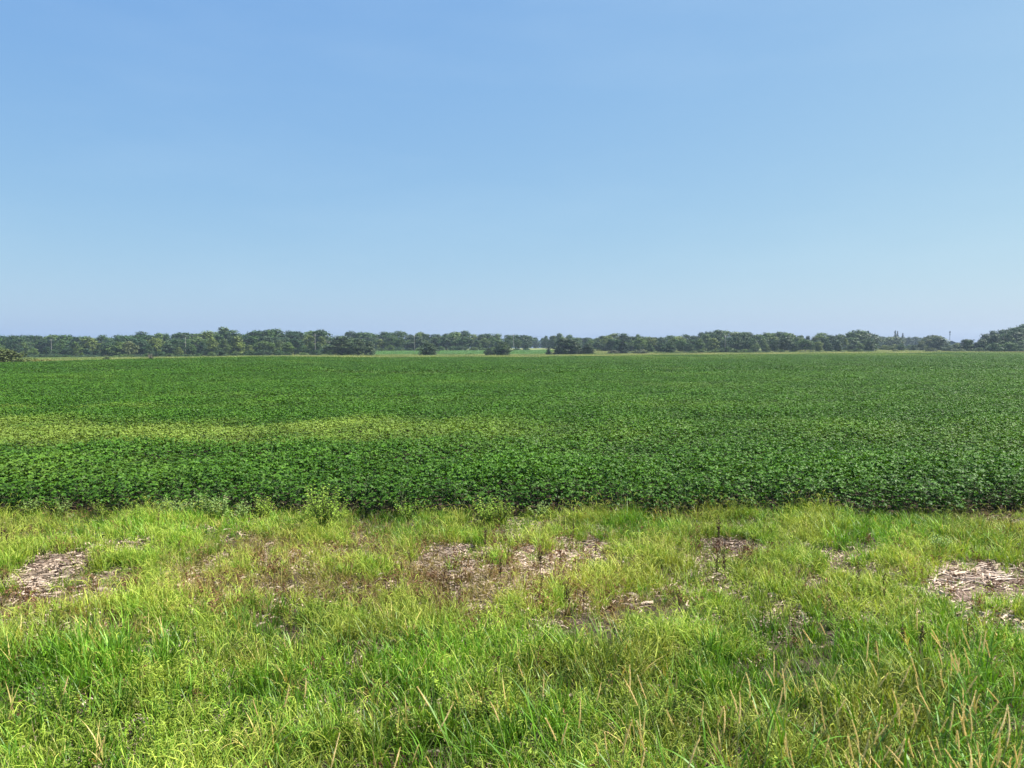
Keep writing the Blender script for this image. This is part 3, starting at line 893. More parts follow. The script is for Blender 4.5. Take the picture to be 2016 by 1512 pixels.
PX, PY, PS = [], [], []
y_ = EDGE_NEAR + .75
while y_ < 70:
    far = y_ > 34
    w = .71 * y_ + 2.0
    step = .125 if not far else .21
    n = int(2 * w / step)
    xs = np.linspace(-w, w, n) + RNG.normal(0, .04, n)
    yy = y_ + RNG.normal(0, .06, n) + (edge_near(xs) - EDGE_NEAR) * max(0, 1 - (y_ - 14) / 4)
    PX.append(xs); PY.append(yy); PS.append(np.full(n, 1.0 if not far else 1.22))
    y_ += .42 if not far else .58
PX, PY, PS = np.concatenate(PX), np.concatenate(PY), np.concatenate(PS)
yl = yellow(PX, PY)
s_ = PS * RNG.uniform(.88, 1.1, len(PX)) * (1 - .14 * yl) * (1 + .05 * N_B3(PX, PY) * .5)
S3 = uscl(s_); S3[:, 2] = RNG.uniform(.92, 1.06, len(PX)) * (1 + .06 * N_BIG(PX, PY)) * (1 - .16 * yl)
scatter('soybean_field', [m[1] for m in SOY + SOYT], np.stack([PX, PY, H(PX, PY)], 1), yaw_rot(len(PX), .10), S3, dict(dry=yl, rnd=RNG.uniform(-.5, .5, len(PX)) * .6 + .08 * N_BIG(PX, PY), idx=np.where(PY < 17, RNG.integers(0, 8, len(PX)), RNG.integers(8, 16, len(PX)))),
        'dense dark green soybean crop stretching from the field edge into the distance', 'soybean crop')

QX, QY = [], []
y_ = 69.0
while y_ < 312:
    w = .72 * y_ + 5
    n = int(2 * w / 1.95)
    xs = np.linspace(-w, w, n) + RNG.normal(0, .12, n)
    QX.append(xs); QY.append(y_ + RNG.normal(0, .12, n)); y_ += 1.95
QX, QY = np.concatenate(QX), np.concatenate(QY)
ok = QY < edge_y(QX, QY)
QX, QY = QX[ok], QY[ok]
yl = yellow(QX, QY)
scatter('distant_soybean_field', SOYP, np.stack([QX, QY, H(QX, QY)], 1), yaw_rot(len(QX), .015), np.stack([np.ones(len(QX)), np.ones(len(QX)), RNG.uniform(.92, 1.08, len(QX))], 1),
        dict(dry=yl, rnd=RNG.uniform(-.5, .5, len(QX)) * .5), 'far part of the soybean crop reaching to the woods', 'soybean crop')

# far crop between the woods, and the meadow strips
def far_patch(seed):
    return None
FCM = []
for i in range(4):
    rng = np.random.default_rng(800 + i); mb = MB()
    for k in range(150):
        x, y = rng.uniform(-2.2, 2.2, 2); a = rng.uniform(0, 6.28); sz = rng.uniform(.25, .4)
        mb.leaf((x, y, .6 - abs(rng.normal(0, .12))), (math.cos(a), math.sin(a), rng.normal(0, .25)), Vector((rng.normal(0, .4), rng.normal(0, .4), 1)), sz, sz * .8, rng.uniform(0, 1))
    FCM.append(mb.mesh('far_crop_patch', M['far_crop']))
fx, fy = np.meshgrid(np.arange(-110, 40, 3.8), np.arange(345, 446, 3.8)); fx, fy = fx.ravel(), fy.ravel()
fp = px_of(fx, fy); ok = (fp > 735) & (fp < 1082); fx, fy = fx[ok], fy[ok]
scatter('far_crop', FCM, np.stack([fx, fy, H(fx, fy)], 1), yaw_rot(len(fx), .01), np.ones((len(fx), 3)), dict(dry=np.zeros(len(fx)), rnd=RNG.uniform(-.3, .3, len(fx))),
        'bluish green crop on the rise between the woods behind the lone tree', 'crop')
MEM = []
for i in range(5):
    rng = np.random.default_rng(850 + i); mb = MB()
    for k in range(110):
        x, y = rng.uniform(-2, 2, 2)
        mb.blade((x, y, -.03), rng.uniform(0, 6.28), rng.uniform(.35, .75), rng.uniform(0, .3), rng.uniform(.1, .6), rng.uniform(.05, .11), rng.uniform(0, 1), 3)
    MEM.append(mb.mesh('meadow_patch', M['meadow']))
mxs, mys = np.meshgrid(np.arange(-330, 330, 3.3), np.arange(108, 450, 3.3)); mxs, mys = mxs.ravel() + RNG.normal(0, .4, mxs.size), mys.ravel() + RNG.normal(0, .4, mxs.size)
mp_ = px_of(mxs, mys)
ok = (mys > edge_y(mxs, mys) + .5) & (np.abs(mxs) < .76 * mys + 4) & ~((mp_ > 735) & (mp_ < 1082) & (mys > 343) & (mys < 448))
mxs, mys = mxs[ok], mys[ok]; mp_ = px_of(mxs, mys)
md = np.clip(np.interp(mp_, [0, 300, 740, 1200, 1500, 2016], [.02, .12, .22, .26, .32, .34]) + .22 * N_HUGE(mxs, mys) + .1 * N_B3(mxs, mys), 0, 1)
scatter('meadow_grass', MEM, np.stack([mxs, mys, H(mxs, mys)], 1), yaw_rot(len(mxs), .02), uscl(RNG.uniform(.75, 1.2, len(mxs))), dict(dry=md, rnd=RNG.uniform(-.4, .4, len(mxs))),
        'strip of pale rough meadow grass between the soybean field and the woods', 'grass')

# ------------------------------------------------------------------ grass of the verge
def tuft(seed, n, rad, h, w, lean, curve, mat, seg=4, heads=0, name='tuft'):
    rng = np.random.default_rng(seed); mb = MB()
    for k in range(n):
        r, a = rad * math.sqrt(rng.uniform()), rng.uniform(0, 6.28)
        mb.blade((r * math.cos(a), r * math.sin(a), -.015), rng.uniform(0, 6.28), rng.uniform(*h), rng.uniform(*lean), rng.uniform(*curve), rng.uniform(*w), float(np.clip(rng.normal(.5, .28), 0, 1)), seg, rng.normal(0, .5))
    for k in range(heads):         # foxtail spikes that nod at the tip
        r, a = rad * math.sqrt(rng.uniform()), rng.uniform(0, 6.28)
        yaw = rng.uniform(0, 6.28); hh = rng.uniform(h[1] * .95, h[1] * 1.3); le = rng.uniform(0, .3)
        b_ = Vector((r * math.cos(a), r * math.sin(a), 0)); d = Vector((math.cos(yaw), math.sin(yaw), 0))
        p1 = b_ + d * hh * le + Vector((0, 0, hh * .8))
        mb.tube([tuple(b_), tuple(p1)], [.0012, .001], 3, .5, False)
        p2 = p1 + d * .03 + Vector((0, 0, .035)); p3 = p2 + d * .035 + Vector((0, 0, .004)); p4 = p3 + d * .02 + Vector((0, 0, -.018))
        o0 = len(mb.v)
        mb.tube([tuple(p1), tuple(p1.lerp(p2, .4)), tuple(p2), tuple(p3), tuple(p4)], [.0008, .0019, .0022, .0018, .0006], 5, 1.0, False)
        for q in range(o0, len(mb.v)):
            mb.a[q] = 0.75
    return mb.mesh(name, mat)
TALL = [tuft(1000 + i, 13, .07, (.16, .36), (.007, .015), (-.05, .35), (.05, .7), M['tall'], 5) for i in range(7)]
SHORT = [tuft(1100 + i, 14, .075, (.09, .25), (.005, .0095), (0, .5), (.05, .85), M['short'], 4, 1) for i in range(7)]
FINE = [tuft(1300 + i, 13, .075, (.09, .23), (.005, .0095), (-.05, .4), (.05, .8), M['fine'], 4, 0) for i in range(5)]
DRYT = [tuft(1200 + i, 13, .07, (.10, .27), (.004, .008), (0, .7), (.05, 1.1), M['dryg'], 4, 1) for i in range(7)]
STRAW = [tuft(1400 + i, 4, .06, (.12, .34), (.0015, .003), (0, .8), (0, .6), M['straw'], 3) for i in range(4)]

def herb(seed, mat, n=5, h=(.07, .20), lf=(.016, .034)):
    rng = np.random.default_rng(seed); mb = MB()
    for k in range(n):
        a = rng.uniform(0, 6.28); hh = rng.uniform(*h); sp = rng.uniform(.1, .6)
        e = Vector((math.cos(a) * hh * sp, math.sin(a) * hh * sp, hh))
        b_ = Vector((rng.normal(0, .02), rng.normal(0, .02), 0))
        mb.tube([tuple(b_), tuple(b_ + e * .5 + Vector((0, 0, .01))), tuple(b_ + e)], [.0017, .0013, .0008], 3, .4, False)
        tn = rng.uniform(0, 1)
        for i in range(9):
            t = .25 + .75 * i / 8
            p = b_ + e * t
            for s_ in (0, 1):
                y_ = i * 1.57 + s_ * math.pi + rng.normal(0, .3)
                sz = rng.uniform(*lf) * (1.2 - .5 * t)
                mb.leaf(p, (math.cos(y_), math.sin(y_), rng.uniform(-.2, .7)), Vector((rng.normal(0, .35), rng.normal(0, .35), 1)), sz, sz * .55, float(np.clip(tn * .6 + rng.uniform(0, .4), 0, 1)), .08, .12)
    return mb.mesh('herb', mat)
HERBS = [herb(1500 + i, M['herb']) for i in range(6)]

def sample(n, y0=2.3, y1=13.1):
    """random points over the verge, as dense far as near"""
    y = np.sqrt(RNG.uniform(0, 1, n) * ((y1 + 2.0) ** 2 - (y0 + 2.0) ** 2) + (y0 + 2.0) ** 2) - 2.0
    x = RNG.uniform(-1, 1, n) * (.70 * y + 1.6)
    return x, y

def fields(x, y):
    bare = ell(x, y, BARE); dry = ell(x, y, DRY); lush = ell(x, y, LUSH); hb = ell(x, y, HERB)
    return bare, dry, lush, hb

def lay(name, meshes, n, prob, dryf, sclf, label, cat='grass', tilt=.10):
    x, y = sample(n)
    bare, dry, lush, hb = fields(x, y)
    p = prob(x, y, bare, dry, lush, hb)
    k = (RNG.uniform(0, 1, n) < p) & (y < edge_near(x) - .05)
    x, y, bare, dry, lush, hb = (q[k] for q in (x, y, bare, dry, lush, hb))
    d = np.clip(dryf(x, y, bare, dry, lush, hb), 0, 1)
    s = sclf(x, y, bare, dry, lush, hb) * RNG.uniform(.75, 1.2, len(x))
    return scatter(name, meshes, np.stack([x, y, H(x, y)], 1), yaw_rot(len(x), tilt), uscl(s), dict(dry=d, rnd=RNG.uniform(-.5, .5, len(x)) * .7 + .13 * N_BIG(x, y) + .13 * N_MID(x, y)), label, cat)

clump = lambda x, y: np.clip(.52 + .48 * near(y) + .38 * N_MID(x, y) + .30 * N_FINE(x, y) + .12 * N_B2(x, y), .06, 1)
clumpt = lambda x, y: np.clip(.60 + .45 * near(y) + .4 * N_MID(x + 31, y + 7) + .25 * N_FINE(x + 9, y), .1, 1)
near = lambda y: np.clip((8.2 - y) / 2.0, 0, 1)
lay('tall_grass', TALL, 15000, lambda x, y, b, d, l, h: np.clip(.10 + .75 * l + .25 * near(y) - .85 * b ** 1.4 - .55 * d + .15 * N_MID(x, y) + .1 * N_FINE(x, y), 0, 1),
    lambda x, y, b, d, l, h: np.clip(.12 * d + .10 * N_B2(x, y) + (RNG.uniform(0, 1, len(x)) < .06) * .8, 0, 1),
    lambda x, y, b, d, l, h: (.62 + .34 * l + .18 * near(y)) * (1 - .25 * b) * (1 + .14 * N_B2(x, y)), 'tall broad bladed green grass of the verge')
lay('foxtail_grass', SHORT, 24000, lambda x, y, b, d, l, h: np.clip(.78 - .45 * l - .85 * b ** 1.3 - .66 * d - .15 * near(y), 0, 1) * clump(x, y),
    lambda x, y, b, d, l, h: .35 * d + .08 * N_B2(x, y) + .05,
    lambda x, y, b, d, l, h: (.78 + .3 * clump(x, y)) * (1 + .12 * N_B2(x, y)) + .1 * l, 'short yellow green foxtail grass with nodding tips', tilt=.15)
lay('fine_grass', FINE, 17000, lambda x, y, b, d, l, h: np.clip(.48 + .2 * l - .8 * b ** 1.3 - .40 * d, 0, 1) * clumpt(x, y) * 1.15,
    lambda x, y, b, d, l, h: .25 * d + .08 * N_B2(x, y),
    lambda x, y, b, d, l, h: (.70 + .32 * clumpt(x, y)) * (1 + .15 * N_B2(x, y)) + .1 * l, 'fine upright green grass filling the verge')
lay('drying_grass', DRYT, 17000, lambda x, y, b, d, l, h: np.clip(.80 * d - .45 * b ** 1.5 + .12 * (b > .05) + .03 + .18 * N_MID(x, y) * d + .15 * N_FINE(x, y) * d, 0, 1),
    lambda x, y, b, d, l, h: .35 * d + .25 * N_B2(x, y) + .2 * N_MID(x, y) + .25 * b,
    lambda x, y, b, d, l, h: .95 + .12 * N_B2(x, y), 'yellowing brown grass drying off around the bare patches', tilt=.15)
lay('small_herbs', HERBS, 12000, lambda x, y, b, d, l, h: np.clip(.13 + .70 * h - .5 * b + .14 * N_MID(x, y), 0, 1),
    lambda x, y, b, d, l, h: .04 + .3 * d + .12 * N_B2(x, y),
    lambda x, y, b, d, l, h: .85 + .2 * near(y) + .1 * h, 'small leafy yellow green herbs between the grass', 'herbs', tilt=.15)
lay('dead_straw', STRAW, 5200, lambda x, y, b, d, l, h: np.clip(.22 + .25 * d + .15 * near(y), 0, 1),
    lambda x, y, b, d, l, h: 0 * x, lambda x, y, b, d, l, h: .9 + 0 * x, 'thin dead straw stems standing in the grass', 'straw', tilt=.3)

def dead_tuft(seed):
    rng = np.random.default_rng(seed); mb = MB()
    for k in range(6):
        a = rng.uniform(0, 6.28); h = rng.uniform(.08, .26); sp = rng.uniform(0, .4)
        b_ = Vector((rng.normal(0, .035), rng.normal(0, .035), -.01)); e = b_ + Vector((math.cos(a) * h * sp, math.sin(a) * h * sp, h))
        mb.tube([tuple(b_), tuple(e)], [.0028, .0012], 4, rng.uniform(0, 1), False)
        for i in range(7):
            p = b_.lerp(e, rng.uniform(.2, 1)); y_ = rng.uniform(0, 6.28); sz = rng.uniform(.02, .05)
            mb.leaf(p, (math.cos(y_), math.sin(y_), rng.uniform(-1.4, .3)), Vector((rng.normal(), rng.normal(), .5)), sz, sz * .35, rng.uniform(0, 1), .15, .3)
    return mb.mesh('dead_tuft', M['deadw'])
DEAD = [dead_tuft(1600 + i) for i in range(6)]
BROWN = [(960, 1120, 190, 60, 1), (900, 1180, 120, 40, .9), (1110, 1190, 80, 40, .9), (680, 1120, 160, 50, .45), (400, 1190, 100, 40, .6), (130, 1190, 120, 40, .5), (20, 1070, 50, 40, .6), (1430, 1090, 60, 30, .5), (1990, 1050, 40, 40, .7), (880, 1290, 60, 30, .3)]
lay('dead_weeds', DEAD, 9000, lambda x, y, b, d, l, h: np.clip(.55 * ell(x, y, BROWN) + .09, 0, 1) * clumpt(x, y), lambda x, y, b, d, l, h: 0 * x,
    lambda x, y, b, d, l, h: .9 + 0 * x, 'reddish brown dead weeds standing around the bare patches', 'dead weeds', tilt=.2)

# litter lying on the bare patches
LIT = []
for i in range(6):
    rng = np.random.default_rng(1700 + i); mb = MB()
    for k in range(26):
        x, y = rng.normal(0, .11, 2); a = rng.normal(0, .9) if i % 2 else rng.uniform(0, 6.28)
        ln = rng.uniform(.03, .15); w = rng.uniform(.004, .016); z = rng.uniform(.004, .028)
        dx, dy = math.cos(a) * ln / 2, math.sin(a) * ln / 2; px_, py_ = -math.sin(a) * w / 2, math.cos(a) * w / 2
        t1, t2 = rng.normal(0, .010, 2); r_ = rng.normal(0, .006)
        mb.add([(x - dx - px_, y - dy - py_, z + t1), (x - px_, y - py_, z + .006), (x + dx - px_, y + dy - py_, z + t2), (x + dx + px_, y + dy + py_, z + t2 + r_), (x + px_, y + py_, z + .010 + r_), (x - dx + px_, y - dy + py_, z + t1 + r_)],
               [(0, 1, 4, 5), (1, 2, 3, 4)], float(np.clip(rng.normal(.5, .3), 0, 1)))
    LIT.append(mb.mesh('litter', M['residue']))
lay('corn_litter', LIT, 26000, lambda x, y, b, d, l, h: np.clip(.58 * b + .22 * d + .12, 0, 1) * (.75 + .3 * N_B2(x, y)), lambda x, y, b, d, l, h: 0 * x,
    lambda x, y, b, d, l, h: .9 + 0 * x, 'pale chopped corn residue littering the bare earth', 'plant litter', tilt=.03)

# larger pieces of corn stalk, each one a piece of its own
STK = []
for i in range(5):
    rng = np.random.default_rng(1800 + i); mb = MB(); ln = rng.uniform(.16, .34); r_ = rng.uniform(.007, .011)
    pts = [(-ln / 2 + ln * k / 5, rng.normal(0, .004), r_ + rng.normal(0, .001)) for k in range(6)]
    mb.tube(pts, [r_ * q for q in (.95, 1, 1.22, .95, 1.0, .85)], 7)
    STK.append(mb.mesh('corn_stalk_piece', M['stalk']))
krng = np.random.default_rng(77)
for (px_, py_, rx, ry, n, wh) in ((60, 1148, 110, 34, 34, 'left bare patch'), (1045, 1090, 100, 28, 26, 'middle bare patch'), (900, 1125, 120, 20, 14, 'thin litter left of the middle bare patch'),
                                 (1868, 1140, 80, 30, 30, 'right bare patch'), (1965, 1135, 45, 26, 16, 'bare patch at the right edge'), (1960, 1215, 26, 26, 10, 'small bare patch behind the seed heads'), (1440, 1078, 45, 18, 8, 'small bare patch right of centre')):
    for k in range(n):
        x_, y_ = gpt(px_ + krng.normal(0, .5) * rx, py_ + krng.normal(0, .5) * ry)
        o = obj('corn_stalk_piece', STK[int(krng.integers(5))], None, (x_, y_, h1(x_, y_) + .012))
        o.rotation_euler = (0, krng.normal(0, .05), krng.normal(0, .8)); s_ = krng.uniform(.75, 1.15); o.scale = (s_, s_, s_)
        tag(o, 'pale broken corn stalk piece lying on the %s' % wh, 'corn stalk', 'corn stalk pieces on the bare patches')

single_out([o for o in COL.objects if o.get('category') == 'corn stalk'])

# ------------------------------------------------------------------ reed stalks with tan seed heads
def reed_head(seed):
    rng = np.random.default_rng(seed); mb = MB(); ln = rng.uniform(.10, .18); bend = rng.uniform(.0, .045); fat = rng.uniform(.75, 1.05)
    C = lambda t: Vector((bend * t * t, 0, ln * t))
    mb.tube([tuple(C(k / 4)) for k in range(5)], [.0014, .0030, .0032, .0024, .0008], 6, .85)
    for k in range(95):
        t = (k + .5) / 95; a = k * 2.4 + rng.normal(0, .5)
        wr = .0052 * fat * (math.sin(math.pi * min(.98, t * .80 + .16)) ** .9) * rng.uniform(.5, 1.25)
        c = C(t) + Vector((math.cos(a) * wr * .6, math.sin(a) * wr * .6, 0))
        sp = rng.uniform(.25, .75)
        d = Vector((math.cos(a) * sp, math.sin(a) * sp, 1)); L_ = rng.uniform(.005, .010)
        mb.leaf(c, d, Vector((math.cos(a), math.sin(a), .2)), L_, L_ * .36, float(np.clip(rng.normal(.5, .3), 0, 1)), .1, .05)
    return mb.mesh('seed_head', M['reed_head'])
HEADS = [reed_head(1900 + i) for i in range(12)]
SEG = 6
def reed_stem(seed):
    """unit stalk 1 m tall with a slight bow; returns mesh, top point and top direction"""
    rng = np.random.default_rng(seed); mb = MB(); bow = rng.uniform(.0, .14)
    pts = [Vector((bow * t * t, 0, t)) for t in [i / SEG for i in range(SEG + 1)]]
    mb.tube([tuple(p) for p in pts], [.0026 - .0012 * i / SEG for i in range(SEG + 1)], 5)
    return mb.mesh('stem', M['reed_stem']), pts[-1], (pts[-1] - pts[-2]).normalized(), bow
STEMS = [reed_stem(2000 + i) for i in range(5)]
RL = []
for i in range(6):
    rng = np.random.default_rng(2100 + i); mb = MB()
    mb.blade((0, 0, 0), 0, rng.uniform(.20, .34), rng.uniform(.2, .55), rng.uniform(.2, .9), rng.uniform(.009, .014), rng.uniform(.2, .9), 5, rng.normal(0, .4))
    RL.append(mb.mesh('leaf', M['tall']))

rrng = np.random.default_rng(4)
def reed(px, py, lean, label, hh=None):
    hh = hh or rrng.uniform(.72, 1.0)
    if py > 1420:
        hh = min(hh, .85)
    x, y = gpt(px, py, hh)
    if y < 2.6:
        return
    si = int(rrng.integers(5)); sm, tp, td, bow = STEMS[si]
    # lean is the tilt seen in the picture (+ to the right)
    ry = lean * .8 + rrng.normal(0, .04); rx = rrng.normal(0, .12)
    bx, by = x - math.sin(ry) * hh, y + math.sin(rx) * hh
    ln = hh / max(.5, math.cos(ry))
    t = thing('reed_stalk', label, 'reed stalk', (bx, by, h1(bx, by) - .02), (rx, ry, 0), (1, 1, 1), 'tan seed head stalks in the foreground grass')
    st = obj('stem', sm, t); st.scale = (1, 1, ln - .13); az = rrng.uniform(-.6, .6) + (0 if lean >= 0 else math.pi)
    st.rotation_euler = (0, 0, az)
    hd = obj('seed_head', HEADS[int(rrng.integers(12))], t)
    q = Vector((tp.x * math.cos(az), tp.x * math.sin(az), tp.z * (ln - .13)))
    hd.location = q
    dv = Vector((td.x * math.cos(az), td.x * math.sin(az), td.z * (ln - .13))).normalized() + Vector((rrng.normal(0, .08), rrng.normal(0, .08), 0))
    hd.rotation_euler = dv.to_track_quat('Z', 'Y').to_euler()
    s_ = rrng.uniform(.8, 1.15); hd.scale = (s_ * 1.05, s_ * 1.05, s_)
    for k in range(3):
        lf = obj('leaf', RL[int(rrng.integers(6))], t)
        tt = rrng.uniform(.2, .72)
        lf.location = (bow * tt * tt * math.cos(az), bow * tt * tt * math.sin(az), tt * (ln - .13))
        lf.rotation_euler = (0, 0, rrng.uniform(0, 6.28))

KNOWN = [  # (px, py of the tip, lean)
    (1052, 1275, -.28), (1057, 1329, .03), (1152, 1337, .02), (1220, 1318, .0), (1274, 1347, -.4), (1312, 1324, -.04), (1328, 1371, -.45), (1370, 1377, .05), (1384, 1363, 0), (1425, 1403, .03),
    (1398, 1419, .06), (1450, 1324, .03), (1466, 1334, -.03), (1526, 1313, .08), (1516, 1284, .1), (1504, 1355, .02), (1115, 1398, 0), (1106, 1421, -.3), (1013, 1382, -.15), (1194, 1445, -.05), (1212, 1443, -.1),
    (1205, 1440, .05), (1245, 1477, 0), (1288, 1435, -.06), (1307, 1450, .04), (1626, 1199, -.36), (1646, 1189, -.05), (1687, 1236, .02), (1821, 1189, -.06), (1875, 1212, -.3), (1893, 1202, -.12), (1888, 1218, -.1),
    (1911, 1228, .0), (1919, 1234, .02), (1924, 1228, -.35), (1954, 1239, -.2), (1942, 1181, .05), (1874, 1247, -.05), (1866, 1271, .03), (1928, 1260, -.1), (1937, 1260, -.15), (1883, 1287, -.3), (1903, 1302, .45),
    (1922, 1329, .3), (1920, 1361, -.35), (1991, 1321, -.6), (1850, 1332, -.2), (1838, 1361, .05), (1766, 1268, -.05), (1785, 1355, 0), (1794, 1377, .5), (1547, 1297, -.05), (1531, 1324, .06), (1514, 1276, .08),
    (1629, 1308, -.15), (1634, 1347, .45), (1618, 1284, .12), (1750, 1366, .6), (1809, 1414, -.4), (1871, 1416, -.08), (1933, 1390, .7), (1983, 1398, .45), (1997, 1395, .3), (1571, 1432, -.2), (1600, 1456, -.15), (1621, 1445, .4),
    (1653, 1451, -.5), (1674, 1424, .08), (1690, 1427, .05), (1711, 1408, .15), (1721, 1448, .05), (1753, 1440, .4), (1795, 1472, -.05), (1956, 1498, .35), (1750, 1460, -.12), (1900, 1440, .2), (1890, 1470, .1), (1970, 1440, .25),
    (876, 1324, -.2), (840, 1362, .25), (578, 1318, .2), (525, 1345, .05), (530, 1352, -.05), (745, 1465, .05), (800, 1430, .35), (107, 1322, .2), (165, 1418, .15), (880, 1475, -.25), (612, 1484, 0), (1020, 1500, -.1), (1060, 1420, .02)]
SIDE = [(-1, 620, 'at lower left'), (620, 980, 'left of lower middle'), (980, 1160, 'at lower middle'), (1160, 1400, 'right of lower middle'),
        (1400, 1600, 'at lower right'), (1600, 1780, 'further lower right'), (1780, 2100, 'near right border')]
def reed_label(px, py, lean):
    wh = [w for a_, b_, w in SIDE if a_ <= px < b_][0]
    tilt = 'far left leaning' if lean < -.25 else 'far right leaning' if lean > .25 else 'left leaning' if lean < -.08 else 'right leaning' if lean > .08 else 'upright'
    ht = 'higher up' if py < 1300 else 'mid height' if py < 1400 else 'bottom edge'
    return '%s tan seed head stalk %s, %s' % (tilt, wh, ht)
for px_, py_, le in KNOWN:
    reed(px_, py_, le, reed_label(px_, py_, le))
for k in range(50):
    px_ = float(np.clip(2030 - abs(rrng.normal(0, 190)), 1500, 2030)); py_ = rrng.uniform(1235, 1500); le = float(rrng.normal(0, .25))
    if px_ < 1400 and py_ < 1330:
        py_ += 110
    reed(px_, py_, le, reed_label(px_, py_, le))

single_out([o for o in COL.objects if o.get('category') == 'reed stalk'])

# ------------------------------------------------------------------ weeds and dried stalks
def bush_weed(seed, n=8, h=.5, spread=.28, leaf=(.04, .075), mat='weed', slim=.42):
    rng = np.random.default_rng(seed); st, fo = MB(), MB()
    for k in range(n):
        a = rng.uniform(0, 6.28); hh = h * rng.uniform(.65, 1.05); sp = spread * rng.uniform(.2, 1)
        e = Vector((math.cos(a) * sp, math.sin(a) * sp, hh))
        b_ = Vector((math.cos(a) * .02, math.sin(a) * .02, -.02))
        mid = b_.lerp(e, .5) + Vector((0, 0, .04))
        st.tube([tuple(b_), tuple(mid), tuple(e)], [.005, .0035, .0015], 5)
        tn = rng.uniform(.1, .9)
        for i in range(16):
            t = .15 + .85 * i / 15
            p = b_.lerp(mid, t * 2) if t < .5 else mid.lerp(e, t * 2 - 1)
            y_ = i * 2.4 + rng.normal(0, .3); sz = rng.uniform(*leaf) * (1.15 - .55 * t)
            fo.leaf(p, (math.cos(y_), math.sin(y_), rng.uniform(-.1, .6)), Vector((rng.normal(0, .3), rng.normal(0, .3), 1)), sz, sz * slim, float(np.clip(tn * .5 + .3 * t + rng.uniform(0, .25), 0, 1)), .07, .2)
    return st.mesh('stem', M['weed_stem']), fo.mesh('foliage', M[mat])
BW = [bush_weed(2200, 46, .72, .32, (.05, .085), 'weed'), bush_weed(2201, 24, .46, .30, (.045, .08)), bush_weed(2202, 18, .45, .24, (.05, .09), 'weed_pale', .42), bush_weed(2203, 16, .38, .24, (.045, .08), 'weed_pale', .42), bush_weed(2204, 20, .34, .26, (.035, .06), 'herb')]
def weed(px, py, kind, s, label):
    x, y = gpt(px, py)
    t = thing('weed_plant', label, 'weed', (x, y, h1(x, y)), (0, 0, rrng.uniform(0, 6.28)), (s, s, s), 'leafy weeds along the field edge')
    obj('stem', BW[kind][0], t); obj('foliage', BW[kind][1], t)
for px_, py_, k_, s_, lb in (
    (640, 1046, 0, 1.05, 'tallest bushy green weed standing against the soybean edge left of centre'), (612, 1030, 1, .8, 'smaller bushy weed on the left flank of the tallest weed'), (668, 1028, 1, .75, 'smaller bushy weed on the right flank of the tallest weed'),
    (408, 1030, 2, 1.0, 'pale leaved weed sticking up before the dark soybean edge at left'), (436, 1031, 2, .9, 'second pale leaved weed, just right of the first before the soybean edge'), (470, 1030, 3, .9, 'pale leaved weed third in the row before the soybean edge at left'),
    (60, 1018, 3, .95, 'pale weed at the soybean edge near the left border'), (120, 1018, 2, .75, 'pale weed at the left end of the field edge, second from border'), (205, 1016, 4, 1.0, 'yellowish fine leaved weed before the soybean edge at left'), (270, 1036, 1, .7, 'dark low weed in a hollow at the left field edge'),
    (330, 1028, 3, 1.0, 'low pale weed left of the gap in the field edge'), (365, 1028, 3, .95, 'low pale weed directly at the gap in the field edge'), (520, 1022, 1, .8, 'green weed between the pale weeds and the tallest weed'), (800, 1022, 1, .8, 'green weed under the soybean edge left of the middle bush'),
    (955, 1030, 1, 1.0, 'round leafy bush weed before the field edge near the centre'), (985, 1026, 4, 1.15, 'yellow green bush weed right beside the round leafy one near the centre'), (1060, 1020, 3, .8, 'pale weed right of the centre bush weeds'), (1180, 1014, 4, .8, 'small yellow green weed left of the tall grass clump at the field edge'),
    (1380, 1004, 4, .9, 'yellow green weed at the field edge right of centre'), (1440, 1010, 4, .8, 'small leafy weed next to others at the field edge right of centre'), (1480, 1008, 3, .85, 'pale weed standing at the field edge two thirds to the right'), (1560, 1004, 3, .7, 'low pale weed at the field edge right of the previous cluster'),
    (1850, 1100, 3, .8, 'pale leafy weed above the right bare patch'), (1895, 1000, 2, .7, 'pale weed at the field edge near the right border'), (1960, 998, 3, .8, 'pale weed at the right end of the field edge'), (2005, 1000, 2, .8, 'pale weed at the right photo border by the beans'),
    (1320, 1420, 4, .8, 'yellow green leafy weed among the lower middle seed heads'), (945, 1425, 4, .8, 'yellowish weed in the dark hollow at lower middle'), (480, 1300, 4, .75, 'yellow green weed in the grass at lower left of centre'), (120, 1420, 4, .9, 'yellow green leafy weed at lower left'),
    (470, 1072, 4, .5, 'small bright yellow weed in the grass at left'), (320, 1115, 4, .5, 'small yellow leaved weed right of the left bare patch'), (640, 1225, 4, .7, 'yellowish weed left of centre in the drying grass')):
    weed(px_, py_, k_, s_, lb)

